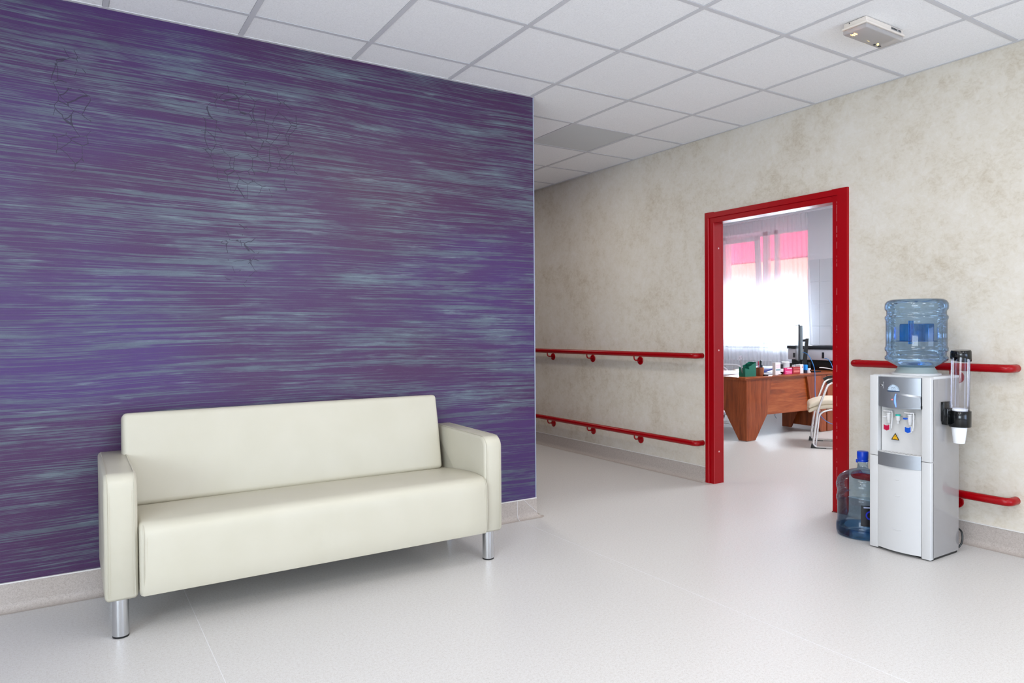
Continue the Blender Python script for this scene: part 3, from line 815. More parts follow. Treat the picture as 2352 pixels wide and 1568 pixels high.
obj('emblem_figure', wrap(bird, .0012), GREYPRINT, hp, smooth=0)
sm = join(text_bm('0', .006, TF2 := Matrix(((0, 0, -1, 0), (-1, 0, 0, 0), (0, 1, 0, 0), (0, 0, 0, 1))), .0001))
sm.transform(Matrix.Translation((0, YC+.107, .907))); obj('lettering', wrap(sm, .0006), mat('pale_print', (205, 208, 212), .5), hp, smooth=0)
bars = join(*[box(-.0001, .0001, YC+.079, YC+.082, .893+k*.005, .896+k*.005) for k in range(6)], box(-.0001, .0001, YC+.077, YC+.084, .924, .928))
obj('lettering', wrap(bars, .0006), bpy.data.materials['pale_print'], hp, smooth=0)
# taps
def tap(y, z, col, name, label):
    x = X0+.006
    t_ = obj('tap', join(
        rbox(x-.012, x+.04, y-.010, y+.010, z+.010, z+.036, .003, n=1, seg=2),
        lathe([(.010, -.004), (.011, .002), (.011, .030), (.0135, .032), (.0135, .040)], 20, (x-.006, y, z)),
        lathe([(.007, -.018), (.0085, -.014), (.0085, -.004)], 20, (x-.006, y, z)),
        rbox(x-.026, x+.012, y-.018, y+.022, z+.044, z+.051, .003, n=1, seg=2),
        rbox(x-.012, x+.004, y-.006, y+.008, z+.036, z+.046, .002, n=1, seg=2)), COOLW, wc, label=label)
    # wire-like arm coming down to the lever paddle
    obj('lever_arm', tube([(x-.006, y-.018, z+.047), (x-.014, y-.024, z+.030), (x-.022, y-.026, z-.02), (x-.024, y-.024, z-.045)], .0032, 8, .012, flat=1.2), COOLW, t_)
    pad = lambda s, d, x_: prism([(y+.017*s, z-.022), (y+.006*s, z-.027), (y-.008*s, z-.027), (y-.020*s, z-.020), (y-.020*s, z-.054), (y-.002, z-.062), (y+.017*s, z-.054)] if s > .99 else
                 [(y+.0135, z-.0262), (y+.004, z-.030), (y-.006, z-.030), (y-.0165, z-.0245), (y-.0165, z-.0515), (y-.002, z-.0582), (y+.0135, z-.0515)], x_, x_+d, 'x')
    obj('lever_frame', pad(1, .006, x-.028), COOLW, t_, smooth=0)
    obj('lever_face', pad(.8, .003, x-.030), col, t_, smooth=0)
    kb = rbox(x-.030, x-.008, y+.006, y+.024, z+.012, z+.021, .003, n=1, seg=2)
    obj('safety_button', kb, COLD if name == 'cold' else COOLW, t_)
    obj('tap_slot', box(x-.0135, x-.0120, y-.007, y+.001, z+.0385, z+.0425), BLACK, t_, smooth=0)
tap(2.124, .7235, HOT, 'hot', 'hot water tap with crimson lever')
tap(2.010, .7225, COLD, 'cold', 'cold water tap with blue lever')
sp = obj('small_spigot', join(lathe([(.0095, 0), (.0115, .018), (.0120, .026)], 20, (X0+.000, 2.073, .722)), lathe([(.0055, -.016), (.0055, 0)], 16, (X0, 2.073, .722)), rbox(X0, X0+.04, 2.066, 2.08, .727, .742, .002, n=1, seg=1)), COOLW, wc)
obj('teal_cap', lathe([(.0124, .026), (.0128, .028), (.0128, .033), (.011, .0345)], 20, (X0, 2.073, .722)), TEAL, sp)
# triangular warning sticker
tri = lambda r, x_: prism([(2.103+r*cos(radians(a)), .628-.004+r*sin(radians(a))) for a in (90, 210, 330)], x_, x_+.0006, 'x')
ws = obj('warning_sticker', tri(.026, X0+.028), BLACK, wc, smooth=0)
obj('sticker_face', tri(.0185, X0+.0272), YEL, ws, smooth=0)
obj('sticker_symbol', join(lathe([(.0001, .010), (.0026, .004), (.0022, 0), (.0001, -.001)], 10, (X0+.0270, 2.103, .628)), box(X0+.0266, X0+.0271, 2.096, 2.110, .6175, .6190), ), mat('brown_print', (120, 84, 10), .6), ws, smooth=0)
obj('panel_edge', box(X0-.003, X0+.01, CY0-.004, CY0-.0005, .792, .958), DARK, wc, smooth=0)
obj('latch', rbox(X0-.006, X0+.006, CY0-.005, CY0+.001, .797, .812, .001, n=1, seg=1), BLACK, wc)
# bottle seat
obj('bottle_collar', lathe([(.118, .966), (.118, .974), (.108, .976), (.104, .981), (.088, 1.008), (.085, 1.012), (.082, 1.008), (.075, .985)], 56, (3.945, 2.064, 0)), COLLAR, wc, smooth=40)
obj('collar_ring', lathe([(.119, .965), (.121, .967), (.121, .973), (.117, .976), (.110, .9765)], 56, (3.945, 2.064, 0)), COOLW, wc)
obj('power_cable', tube(spline([(X1-.004, 1.93, .14), (X1+.03, 1.905, .11), (X1+.025, 1.90, .05), (X1+.02, 1.93, .008), (4.2, 2.0, .01), (4.24, 2.3, .008)], 6), .005, 8), BLACK, wc)

# inverted bottle on the cooler
bt = thing('water_bottle', 'blue five-gallon bottle standing upside down on the water cooler', 'bottle', (3.945, 2.064, 1.0))
BX, BY = 3.945, 2.064
prof = [(.060, .999), (.085, 1.006), (.104, 1.018), (.128, 1.032), (.147, 1.044), (.1535, 1.050), (.1535, 1.064), (.149, 1.069), (.1455, 1.074), (.1455, 1.090), (.150, 1.094), (.1535, 1.099), (.1535, 1.114), (.150, 1.120), (.149, 1.126),
        (.149, 1.262), (.151, 1.268), (.1535, 1.273), (.1535, 1.286), (.149, 1.290), (.1455, 1.296), (.1455, 1.314), (.150, 1.320), (.1535, 1.326), (.1545, 1.340), (.153, 1.357), (.144, 1.371), (.128, 1.379), (.08, 1.378), (.03, 1.368), (.0, 1.362)]
body = obj('bottle_shell', lathe(prof, 72, (BX, BY, 0), cap=False), BOT, bt, smooth=60)
obj('handle_recess', rbox(BX-.045, BX+.085, BY-.018, BY+.070, 1.148, 1.246, .008, n=1, seg=3), BOTD, bt, smooth=50)
obj('handle_grip', tube([(BX-.075, BY-.012, 1.135), (BX-.075, BY-.012, 1.262)], .013, 14), BOTD, bt)
obj('handle_recess', rbox(BX+.02, BX+.075, BY-.060, BY-.030, 1.150, 1.246, .006, n=1, seg=2), BOTD, bt, smooth=50)
obj('water_film', tube([(BX+.10*cos(a), BY+.10*sin(a), 1.150) for a in [2*pi*k/40 for k in range(41)]], .0016, 6), BOTD, bt)

# bottle on the floor
fbn = thing('water_bottle', 'blue water bottle with blue cap standing on the floor beside the cooler', 'bottle', (3.955, 2.377, 0))
prof2 = [(.0, .012), (.10, .010), (.125, .002), (.137, .006), (.143, .022), (.144, .060), (.141, .072), (.1365, .080), (.1365, .192), (.139, .200), (.1425, .208), (.1425, .226), (.139, .234), (.1365, .240), (.1365, .266),
         (.141, .275), (.1435, .287), (.1435, .302), (.140, .314), (.136, .330), (.124, .350), (.100, .368), (.066, .384), (.036, .392), (.029, .398), (.028, .425), (.030, .431), (.027, .438), (.0265, .470)]
FBX, FBY = 3.955, 2.377
obj('bottle_shell', lathe(prof2, 72, (FBX, FBY, 0), cap=False), BOT2, fbn, smooth=60)
obj('water', lathe([(.0, .016), (.10, .014), (.126, .010), (.138, .03), (.139, .060), (.1335, .078), (.1335, .190), (.1335, .197), (.0, .197)], 60, (FBX, FBY, 0), cap=False), WATER, fbn, smooth=40)
obj('bottle_base', lathe([(.0, .013), (.09, .0125), (.128, .012), (.140, .026), (.1405, .052), (.137, .056)], 60, (FBX, FBY, 0), cap=False), m_tint('blue_bottle_base', (140, 192, 232), (120, 178, 226), .1), fbn, smooth=50)
obj('cap', lathe([(.0, .497), (.028, .496), (.031, .492), (.031, .455), (.029, .450), (.031, .446), (.030, .436)], 28, (FBX, FBY, 0), cap=False), BLUECAP, fbn, smooth=40)
obj('cap_tab', rbox(FBX-.012, FBX-.002, FBY+.026, FBY+.036, .426, .446, .002, n=1, seg=1), BLUECAP, fbn)
def lab(a0, a1, z0, z1, r):
    bm = bmesh.new(); n = 14; P = []
    for i in range(n+1):
        a = a0+(a1-a0)*i/n
        P.append((bm.verts.new((FBX+r*cos(a), FBY+r*sin(a), z0)), bm.verts.new((FBX+r*cos(a), FBY+r*sin(a), z1))))
    for p, q in zip(P, P[1:]): bm.faces.new((p[0], q[0], q[1], p[1]))
    return bm
LA0 = radians(207)
lo = obj('paper_label', lab(LA0, radians(285), .085, .205, .1378), mat('black_label', (14, 15, 22), .4), fbn, smooth=40, label='black label with a blue ring')
rg = bmesh.new(); n = 30
for k in range(n):
    a, b = 2*pi*k/n, 2*pi*(k+1)/n
    def PP(t_, r): aa = radians(228)+r*cos(t_)/.138; return rg.verts.new((FBX+.1384*cos(aa), FBY+.1384*sin(aa), .150+r*sin(t_)))
    rg.faces.new((PP(a, .026), PP(b, .026), PP(b, .018), PP(a, .018)))
obj('label_ring', rg, mat('ultramarine_print', (24, 40, 170), .4), lo, smooth=0)
obj('label_band', lab(radians(213), radians(280), .190, .198, .1383), mat('pale_label_print', (150, 160, 190), .5), lo, smooth=0)

# cup dispenser on the side of the cooler
cd = thing('cup_dispenser', 'clear tube cup dispenser with black clamp on the side of the cooler', 'cup dispenser', (3.955, 1.85, .70))
DX, DYc = 3.958, 1.848
obj('wall_plate', rbox(3.880, 3.950, 1.886, 1.9025, .728, .832, .003, n=1, seg=2), GLOSSBLK, cd)
obj('clamp_ring', join(lathe([(.0500, .700), (.0515, .702), (.0515, .783), (.0500, .785), (.0460, .785), (.0460, .700), (.0500, .700)], 44, (DX+.008, DYc, 0), cap=False), rbox(3.882, 3.935, 1.868, 1.9, .712, .800, .004, n=1, seg=2)), GLOSSBLK, cd, smooth=40)
tb = lathe([(.0445, .72), (.0445, 1.085)], 40, (DX+.005, DYc, 0), cap=False)
tb.transform(Matrix.Translation((DX, DYc, .75)) @ Matrix.Rotation(radians(1.6), 4, 'Y') @ Matrix.Translation((-DX, -DYc, -.75)))
obj('cup_tube', tb, CLEAR, cd, smooth=60)
kp = lathe([(.0475, 1.058), (.049, 1.062), (.048, 1.094), (.044, 1.102), (.0, 1.104)], 40, (DX+.016, DYc, 0), cap=False)
for v in kp.verts:
    if v.co.z < 1.07: v.co.z -= (v.co.x-DX)*.32
    else: v.co.z += (v.co.x-DX)*.08
obj('tube_lid', join(kp, rbox(DX-.042, DX-.022, DYc-.014, DYc+.006, 1.070, 1.100, .004, n=1, seg=2)), GLOSSBLK, cd, smooth=45)
cupg = 'paper cups nested in the dispenser'
cp = single('paper_cup', lathe([(.0, .0), (.0255, .0), (.0265, .002), (.0365, .085), (.0385, .176), (.0395, .179), (.0395, .182), (.037, .183), (.034, .15), (.024, .004), (.0, .003)], 36, (DX+.000, DYc, .614), cap=False), CUP, 'lowest white paper cup poking out below the dispenser clamp', 'cup', (DX, DYc, .614))

# ------------------------------------------------------------------ emergency lamp on the ceiling
em_ = thing('emergency_light', 'ivory emergency light on the ceiling with small amber lamps glowing', 'emergency light', (3.46, 2.022, HC))
ZB = HC-.004
obj('housing', join(rbox(3.300, 3.625, 1.965, 2.084, ZB-.024, ZB, .004, n=1, seg=2), rbox(3.293, 3.632, 1.958, 2.091, ZB-.033, ZB-.023, .003, n=1, seg=2)), LAMPW, em_)
# hollow cover: five walls so the lamps inside stay visible
cvr = rbox(3.298, 3.627, 1.962, 2.087, ZB-.056, ZB-.033, .007, n=2, seg=3)
obj('cover', cvr, FROST, em_, smooth=45)
for x, y, mt, nm in ((3.335, 2.052, LEDW, 'amber'), (3.560, 2.058, LEDY, 'yellow')):
    if nm == 'amber': obj('lamp_bulb', join(*[tube([(x-.010, y, ZB-.0565+.0), (x+.010, y, ZB-.0565)], .0022, 8), tube([(x-.012, y-.010, ZB-.054), (x+.012, y-.010, ZB-.054)], .003, 8), tube([(x-.010, y+.010, ZB-.054), (x+.010, y+.010, ZB-.054)], .002, 8)]), mt, em_, label='glowing amber lamp')
    else:
        s_ = bmesh.new(); bmesh.ops.create_icosphere(s_, subdivisions=2, radius=.0055); move(s_, x, y, ZB-.053); obj('lamp_bulb', s_, mt, em_, label='glowing yellow indicator lamp')
obj('clip', join(rbox(3.535, 3.547, 2.060, 2.070, ZB-.0595, ZB-.054, .001, n=1, seg=1), rbox(3.575, 3.590, 2.058, 2.068, ZB-.0595, ZB-.054, .001, n=1, seg=1)), DARK, em_)
tg = obj('type_label', box(3.515, 3.610, 1.9638, 1.9652, ZB-.019, ZB-.006), mat('silver_type_label', (168, 166, 164), .5), em_, smooth=0)
tb_ = join(*[box(3.520+k*.0105, 3.527+k*.0105, 1.9630, 1.9640, ZB-.016, ZB-.0085) for k in (0, 1, 2, 3, 4, 6, 7)]); obj('lettering', tb_, BLACK, tg, smooth=0)
obj('cable_notch', rbox(3.2992, 3.302, 2.050, 2.056, ZB-.010, ZB-.003, .001, n=1, seg=1), DARK, em_)

# ------------------------------------------------------------------ office furniture: the desk
DZT = .700
dk = thing('desk', 'walnut corner desk with tapering panel legs seen through the door', 'desk', (7.0, 5.4, 0))
# desktop outline (x, y): front edge towards the door, left return running back into the room
top = [(6.150, 5.020), (6.85, 5.015), (7.60, 5.020), (8.60, 5.10), (8.60, 5.95), (7.60, 5.85), (7.10, 6.0), (6.95, 6.50), (6.90, 7.00), (6.30, 7.00), (6.195, 6.05), (6.140, 5.10)]
obj('desktop', prism(top, DZT-.014, DZT, 'z'), DESKW, dk, smooth=0)
def inset(poly, d):
    c = Vector((sum(p[0] for p in poly)/len(poly), sum(p[1] for p in poly)/len(poly)))
    return [tuple(Vector(p) + (c-Vector(p)).normalized()*d) for p in poly]
obj('desktop_underlay', prism(inset(top, .018), DZT-.032, DZT-.014, 'z'), DESKW, dk, smooth=0)
ZT = DZT-.032
def panel(name, p0, p1, pts, thick, m_, par=dk):
    """vertical board between ground points p0 and p1; pts in (distance, z)"""
    d = Vector((p1[0]-p0[0], p1[1]-p0[1])).normalized(); nn = Vector((-d.y, d.x))
    bm = bmesh.new(); A, B = [], []
    for s_, z_ in pts:
        q = Vector(p0)+d*s_
        A.append(bm.verts.new((q.x, q.y, z_))); B.append(bm.verts.new((q.x+nn.x*thick, q.y+nn.y*thick, z_)))
    n = len(pts)
    for i in range(n): bm.faces.new((A[i], A[(i+1) % n], B[(i+1) % n], B[i]))
    bm.faces.new(A); bm.faces.new(B[::-1]); return obj(name, bm, m_, par, smooth=0)
cn = (6.205, 5.045)
panel('leg', cn, (7.5, 5.03), [(0, .004), (.145, .004), (.335, ZT-.40), (.42, ZT), (0, ZT)], .022, DESKV)
panel('leg', (6.17, 5.95), cn, [(.905, .004), (.905, ZT), (0, ZT), (0, .004), (.12, .004), (.56, .395), (.805, .004)], .022, DESKV)
panel('modesty_panel', (6.33, 5.064), (7.6, 5.055), [(0, .268), (1.13, .268), (.985, ZT), (0, ZT)], .018, DESKW)
panel('leg', (7.20, 5.035), (7.62, 5.02), [(.05, ZT), (.40, ZT), (.40, .004), (.30, .004), (.12, ZT-.35)], .022, DESKV)
panel('leg', (7.62, 5.02), (8.60, 5.06), [(0, .004), (.12, .004), (.30, ZT-.3), (.9, ZT-.3), (.9, ZT), (0, ZT)], .022, DESKV)
panel('leg', (7.56, 5.60), (7.52, 5.03), [(0, .004), (.13, .004), (.24, .22), (.36, ZT), (0, ZT)], .022, DESKV)
panel('inner_panel', (7.60, 5.50), (7.58, 5.05), [(0, .045), (.45, .045), (.45, ZT), (0, ZT)], .018, DESKV)
panel('leg', (6.85, 6.95), (6.32, 6.95), [(0, .004), (.12, .004), (.2, .3), (.33, .3), (.41, .004), (.53, .004), (.53, ZT), (0, ZT)], .022, DESKV)
panel('inner_panel', (6.33, 5.85), (6.33, 5.1), [(0, .30), (.72, .30), (.72, ZT), (0, ZT)], .018, DESKV)

# ---- things on the desk: P(px, z, y) puts a thing on the line of sight column at depth y
def col(px, y):
    """x where the picture column px meets the plane y = const, at desk height"""
    d = F_ + R_*((px-W_/2)/CAM_F) - U_*((855-H_/2)/CAM_F); return y*d.x/d.y
CARD = lambda n_, rgb: mat(n_, rgb, .6)
def carton(px0, px1, h, y, name, label, m_, cat='box', dep=.05, bands=()):
    x0, x1 = col(px0, y), col(px1, y)
    o = thing(name, label, cat, ((x0+x1)/2, y+dep/2, DZT))
    obj('carton', box(x0, x1, y, y+dep, DZT, DZT+h, .0012, 1), m_, o, smooth=0)
    for (a, b, c0, c1, mm) in bands:
        obj('printed_band', box(x0+(x1-x0)*a, x0+(x1-x0)*b, y-.0009, y-.0001, DZT+h*c0, DZT+h*c1), mm, o, smooth=0)
    return o
WCARD = CARD('white_carton', (228, 226, 230)); PINK = CARD('magenta_print', (206, 40, 110)); PINKL = CARD('pink_print', (236, 150, 190)); REDC = CARD('dark_red_print', (160, 40, 48)); REDL = CARD('rose_print', (208, 120, 112))
TEALP = CARD('teal_grey_print', (110, 150, 165)); AMBER = mat('dark_brown_bottle', (38, 16, 20), .2); 
carton(1781, 1793, .140, 5.10, 'carton', 'tall white medicine carton with a teal band on the desk edge', WCARD, dep=.04, bands=((.08, .95, .36, .46, TEALP), (.1, .9, .62, .66, PINKL), (.1, .9, .78, .81, PINKL)))
# dark bottle
xb = col(1798, 5.13)
o = thing('medicine_bottle', 'dark brown bottle with a white label behind the tall carton', 'bottle', (xb, 5.16, DZT))
obj('bottle_body', lathe([(.030, 0), (.032, .004), (.032, .080), (.028, .088), (.026, .090)], 24, (xb, 5.16, DZT)), AMBER, o)
obj('screw_cap', lathe([(.031, .086), (.031, .114), (.028, .116)], 24, (xb, 5.16, DZT)), mat('dark_cap', (40, 34, 40), .5), o)
obj('paper_label', lathe([(.0325, .030), (.0325, .066)], 24, (xb, 5.16, DZT), cap=False), WCARD, o)
xb = col(1811, 5.22)
single('tin_can', lathe([(.0, 0), (.044, 0), (.044, .006), (.042, .010), (.042, .112), (.045, .114), (.045, .132), (.0, .133)], 32, (xb, 5.26, DZT), cap=False), mat('white_tin', (214, 216, 220), .35), 'white round tub behind the pink carton on the desk', 'tub', (xb, 5.26, DZT))
carton(1803, 1820, .072, 5.11, 'carton', 'bright pink medicine carton low on the desk edge', PINK, dep=.05, bands=((.1, .95, .40, .50, PINKL), (.2, .9, .12, .28, PINKL), (.3, .9, .86, .98, WCARD)))
carton(1821.5, 1838, .080, 5.11, 'carton', 'small dark red medicine carton between pink and white cartons', REDC, dep=.05, bands=((.1, .9, .20, .50, REDL), (.1, .95, .66, .76, REDL)))
carton(1824, 1837, .098, 5.19, 'carton', 'white medicine carton standing behind the red one', WCARD, dep=.03, bands=((.0, .6, .9, .97, TEALP),))
carton(1838, 1845.5, .104, 5.12, 'carton', 'narrow white medicine carton with small red dots', WCARD, dep=.06, bands=((.55, .75, .78, .84, REDC), (.5, .8, .62, .70, REDC)))
xb = col(1849.5, 5.14)
o = thing('medicine_bottle', 'small bottle wearing a bright blue sleeve on the desk', 'bottle', (xb, 5.14, DZT))
obj('bottle_body', lathe([(.0, 0), (.020, 0), (.020, .034), (.0, .035)], 20, (xb, 5.14, DZT), cap=False), mat('navy_bottle', (18, 30, 60), .3), o)
obj('sleeve', rbox(xb-.022, xb+.022, 5.118, 5.160, DZT+.032, DZT+.098, .008, n=1, seg=3), mat('bright_blue_sleeve', (20, 140, 232), .4), o)
xb = col(1857.5, 5.15)
o = thing('glue_bottle', 'little black capped bottle with a white label at the right', 'bottle', (xb, 5.15, DZT))
obj('bottle_body', lathe([(.0, 0), (.022, 0), (.022, .050), (.018, .056), (.0, .056)], 20, (xb, 5.15, DZT), cap=False), WCARD, o)
obj('cap', lathe([(.020, .054), (.0215, .060), (.020, .112), (.012, .120), (.0, .121)], 20, (xb, 5.15, DZT), cap=False), BLACK, o)
obj('printed_dot', box(xb-.010, xb+.006, 5.1272, 5.1285, DZT+.016, DZT+.036), BLACK, o, smooth=0)
xb = col(1866, 5.2)
single('phone_handset', rbox(xb-.05, xb+.07, 5.13, 5.19, DZT, DZT+.014, .005, n=1, seg=2), BLACK, 'flat black pad lying at the right end of the desk', 'pad', (xb, 5.16, DZT))

# green organiser
gx0, gx1 = col(1711.5, 5.10), col(1736.5, 5.10)
GREEN = mat('bottle_green_plastic', (6, 104, 84), .3)
o = thing('desk_organizer', 'bottle green stepped desk organizer near the desk corner', 'desk organizer', ((gx0+gx1)/2, 5.13, DZT))
GW = gx1-gx0
step = [(gx0, DZT), (gx1, DZT), (gx1, DZT+.150), (gx1-.02, DZT+.146), (gx0+GW*.62, DZT+.128), (gx0+GW*.60, DZT+.122), (gx0+GW*.32, DZT+.108), (gx0+GW*.40, DZT+.080), (gx0, DZT+.095)]
obj('front_wall', prism(step, 5.10, 5.104, 'y'), GREEN, o, smooth=0)
obj('back_wall', prism([(a, b+.012 if b > DZT+.02 else b) for a, b in step], 5.18, 5.184, 'y'), GREEN, o, smooth=0)
obj('divider', join(box(gx0, gx0+.004, 5.10, 5.184, DZT, DZT+.098), box(gx0+GW*.36, gx0+GW*.36+.004, 5.10, 5.184, DZT, DZT+.112), box(gx0+GW*.62, gx0+GW*.62+.004, 5.10, 5.184, DZT, DZT+.140), box(gx1-.004, gx1, 5.10, 5.184, DZT, DZT+.158), box(gx0, gx1, 5.10, 5.184, DZT, DZT+.004)), GREEN, o, smooth=0)
# scissors leaning out of it
xs_ = gx0+.012
o = thing('scissors', 'pale grey scissors standing handles-up in the green organizer', 'scissors', (xs_, 5.14, DZT+.01))
SCI = mat('pale_scissor_handles', (196, 192, 204), .4)
ring = lambda cx, cz, r1, r2: tube([(cx+r1*cos(a), 5.14, cz+r2*sin(a)) for a in [2*pi*k/20 for k in range(21)]], .0035, 8)
obj('handle', ring(xs_-.055, DZT+.205, .011, .022), SCI, o); obj('handle', ring(xs_-.031, DZT+.212, .011, .020), SCI, o)
obj('blade', join(tube([(xs_-.052, 5.14, DZT+.183), (xs_-.006, 5.14, DZT+.03)], .004, 6), tube([(xs_-.033, 5.14, DZT+.192), (xs_-.006, 5.14, DZT+.03)], .004, 6)), mat('blade_steel', (170, 168, 178), .3, metal=.8), o)
# wooden pen cup with pens
px_ = col(1745.5, 5.14)
o = thing('pencil_cup', 'round brown wooden pencil cup beside the green organizer', 'pencil cup', (px_, 5.14, DZT))
obj('cup_body', lathe([(.0, .001), (.040, 0), (.0415, .003), (.0415, .093), (.037, .093), (.036, .01), (.0, .01)], 30, (px_, 5.14, DZT), cap=False), m_wood('cup_wood', (104, 52, 30), (140, 78, 48), (166, 104, 66), 'z', .5), o)
def pen(dx0, dx1, h, r, m_, label, mc):
    o = thing('pen', label, 'pen', (px_+dx0, 5.14, DZT+.012))
    a, b = Vector((px_+dx0, 5.14, DZT+.012)), Vector((px_+dx1, 5.135, DZT+h))
    obj('barrel', tube([a, a.lerp(b, .7)], r, 8), m_, o); obj('cap', tube([a.lerp(b, .7), a.lerp(b, .97), b], [r*1.15, r*1.15, r*.5], 8), mc, o)
pen(-.02, -.035, .165, .0055, mat('pink_pen', (210, 150, 175), .4), 'pink pen leaning left in the pencil cup', mat('crimson_pen_cap', (170, 40, 70), .4))
pen(-.018, .006, .150, .0045, BLACK, 'slim black pen crossing in the pencil cup', BLACK)
pen(-.005, .008, .172, .010, mat('navy_marker', (24, 30, 60), .4), 'fat dark marker standing tallest in the pencil cup', mat('marker_cap', (30, 44, 48), .3))
pen(.018, .020, .122, .011, mat('grey_marker', (150, 156, 160), .4), 'short marker with dark cap in the pencil cup', mat('dark_green_cap', (34, 56, 56), .4))
# papers, folder, stapler
PAPER = mat('white_paper', (236, 240, 250), .7)
single('paper_stack', join(*[xf(box(-.22, .22, -.15, .15, k*.0022, k*.0022+.002), Matrix.Translation((6.50, 5.60, DZT)) @ Matrix.Rotation(radians(8*k-12), 4, 'Z')) for k in range(4)]), PAPER, 'loose white papers spread on the left wing of the desk', 'papers', (6.50, 5.60, DZT))
xf0 = col(1766, 5.4)
single('folder', xf(rbox(-.20, .20, -.14, .14, 0, .018, .003, n=1, seg=1), Matrix.Translation((7.0, 5.48, DZT+.034)) @ Matrix.Rotation(radians(-6), 4, 'Y') @ Matrix.Rotation(radians(12), 4, 'Z')), mat('dark_blue_folder', (44, 56, 118), .4), 'dark blue folder lying tilted on papers in mid desk', 'folder', (7.0, 5.48, DZT))
single('paper_stack', join(*[xf(box(-.17, .17, -.12, .12, k*.0022, k*.0022+.002), Matrix.Translation((6.92, 5.27, DZT)) @ Matrix.Rotation(radians(9*k-6), 4, 'Z')) for k in range(5)]), PAPER, 'white papers under the folder beside the pencil cup', 'papers', (6.92, 5.27, DZT))
xq = col(1756, 5.1)
single('computer_mouse', rbox(xq-.03, xq+.04, 5.075, 5.115, DZT, DZT+.012, .005, (0, 0, .006), n=4, seg=3), BLACK, 'small flat black case right of the pencil cup', 'case', (xq, 5.095, DZT))
xq = col(1708, 5.3)
single('tape_dispenser', rbox(xq-.035, xq+.03, 5.28, 5.32, DZT+.008, DZT+.046, .015, (0, 0, .002), n=4, seg=4), BLACK, 'round black object peeking out left of the green organizer', 'tape dispenser', (xq, 5.30, DZT+.008))

# monitor seen edge-on
MX, MY = 7.30, 5.12
mo = thing('monitor', 'black flat monitor on a stand seen edge-on on the desk', 'monitor', (7.40, 5.45, DZT))
va = math.atan2(7.30, 5.25)  # view azimuth
MM = Matrix.Translation((7.385, 5.20, 0)) @ Matrix.Rotation(-radians(50.4), 4, 'Z')   # local y runs along the sight line
sc_ = rbox(-.024, .012, -.05, .46, DZT+.105, DZT+.545, .006, n=2, seg=2)
# local frame: x across (to the right), y away
def L2(bm): bm.transform(MM); return bm
scr = rbox(-.020, .006, 0, .50, .835, 1.262, .006, (.004, 0, 0), n=3, seg=2); 
MONP = mat('monitor_grey_back', (112, 124, 132), .4)
obj('screen_bezel', L2(rbox(-.034, -.018, 0, .50, .832, 1.275, .005, n=2, seg=2)), DARK, mo)
obj('screen_back', L2(rbox(-.020, .016, .02, .48, .850, 1.262, .010, (.006, 0, 0), n=3, seg=2)), MONP, mo)
obj('screen_glass', L2(box(-.0352, -.0338, .012, .488, .848, 1.262)), GLOSSBLK, mo, smooth=0)
obj('tilt_arm', L2(join(rbox(.002, .075, .22, .26, 1.065, 1.095, .006, n=1, seg=2), rbox(.004, .02, .18, .30, 1.04, 1.12, .004, n=1, seg=2))), DARK, mo)
obj('stand_column', L2(prism([(.062, 1.105), (.098, 1.105), (.070, DZT+.012), (.020, DZT+.012)], .21, .27, 'y')), BLACK, mo, smooth=0)
obj('stand_foot', L2(rbox(-.09, .10, .10, .38, DZT, DZT+.014, .005, n=1, seg=2)), BLACK, mo)

# black computer box and multifunction printer beyond the monitor
pcx = thing('printer', 'white multifunction printer with a black lid behind the monitor', 'printer', (8.1, 5.56, DZT))
obj('lower_body', box(8.00, 8.45, 5.16, 5.78, DZT, DZT+.125, .006), BLACK, pcx)
obj('middle_body', box(7.99, 8.44, 5.15, 5.83, DZT+.125, DZT+.262, .008), mat('printer_white', (208, 210, 220), .4), pcx)
obj('scanner_lid', box(7.98, 8.45, 5.14, 5.84, DZT+.264, DZT+.306, .006), DARK, pcx)
obj('vent', join(*[box(7.986, 7.991, 5.71+k*.009, 5.715+k*.009, DZT+.15, DZT+.21) for k in range(5)]), DARK, pcx, smooth=0)
obj('socket_recess', box(7.986, 7.992, 5.305, 5.335, DZT+.150, DZT+.225), DARK, pcx, smooth=0)
obj('paper_support', xf(box(-.16, 0, -.12, .12, 0, .004), Matrix.Translation((8.25, 5.86, DZT+.12)) @ Matrix.Rotation(radians(90), 4, 'Z') @ Matrix.Rotation(radians(38), 4, 'Y') @ Matrix.Translation((0, 0, 0))), FRAMEW, pcx, smooth=0)
cx_ = thing('switch_box', 'small black electronics box on the desk between monitor and printer', 'electronics box', (7.89, 5.61, DZT))
obj('case', box(7.82, 7.96, 5.54, 5.68, DZT, DZT+.085, .004), BLACK, cx_)
obj('front_strip', box(7.816, 7.822, 5.56, 5.66, DZT+.045, DZT+.052), DARK, cx_, smooth=0)
# cables
NETB = mat('blue_network_cable', (36, 120, 190), .4)
def at(px, py, y):
    d = F_ + R_*((px-W_/2)/CAM_F) - U_*((py-H_/2)/CAM_F); t_ = y/d.y; return Vector((d.x*t_, y, CH+d.z*t_))
def cable(pts, r, m_, label, name='cable'):
    P = [at(*p) for p in pts]
    return single(name, tube(spline([tuple(p) for p in P], 8), r, 8), m_, label, 'cable', tuple(P[-1]))
cable([(1842, 809, 5.22), (1849, 810, 5.16), (1857, 816, 5.08), (1866, 832, 5.02), (1871, 850, 4.995), (1872, 868, 4.99), (1872, 895, 4.985), (1874, 925, 4.98), (1882, 950, 4.96), (1898, 967, 4.95), (1918, 976, 4.95)], .0040, NETB, 'blue network cable falling from the monitor over the desk front')
cable([(1894, 823, 5.14), (1902, 825, 5.10), (1909, 835, 5.08), (1914, 850, 5.03), (1918, 865, 4.98)], .004, NETB, 'short blue cable curving down from the printer socket')
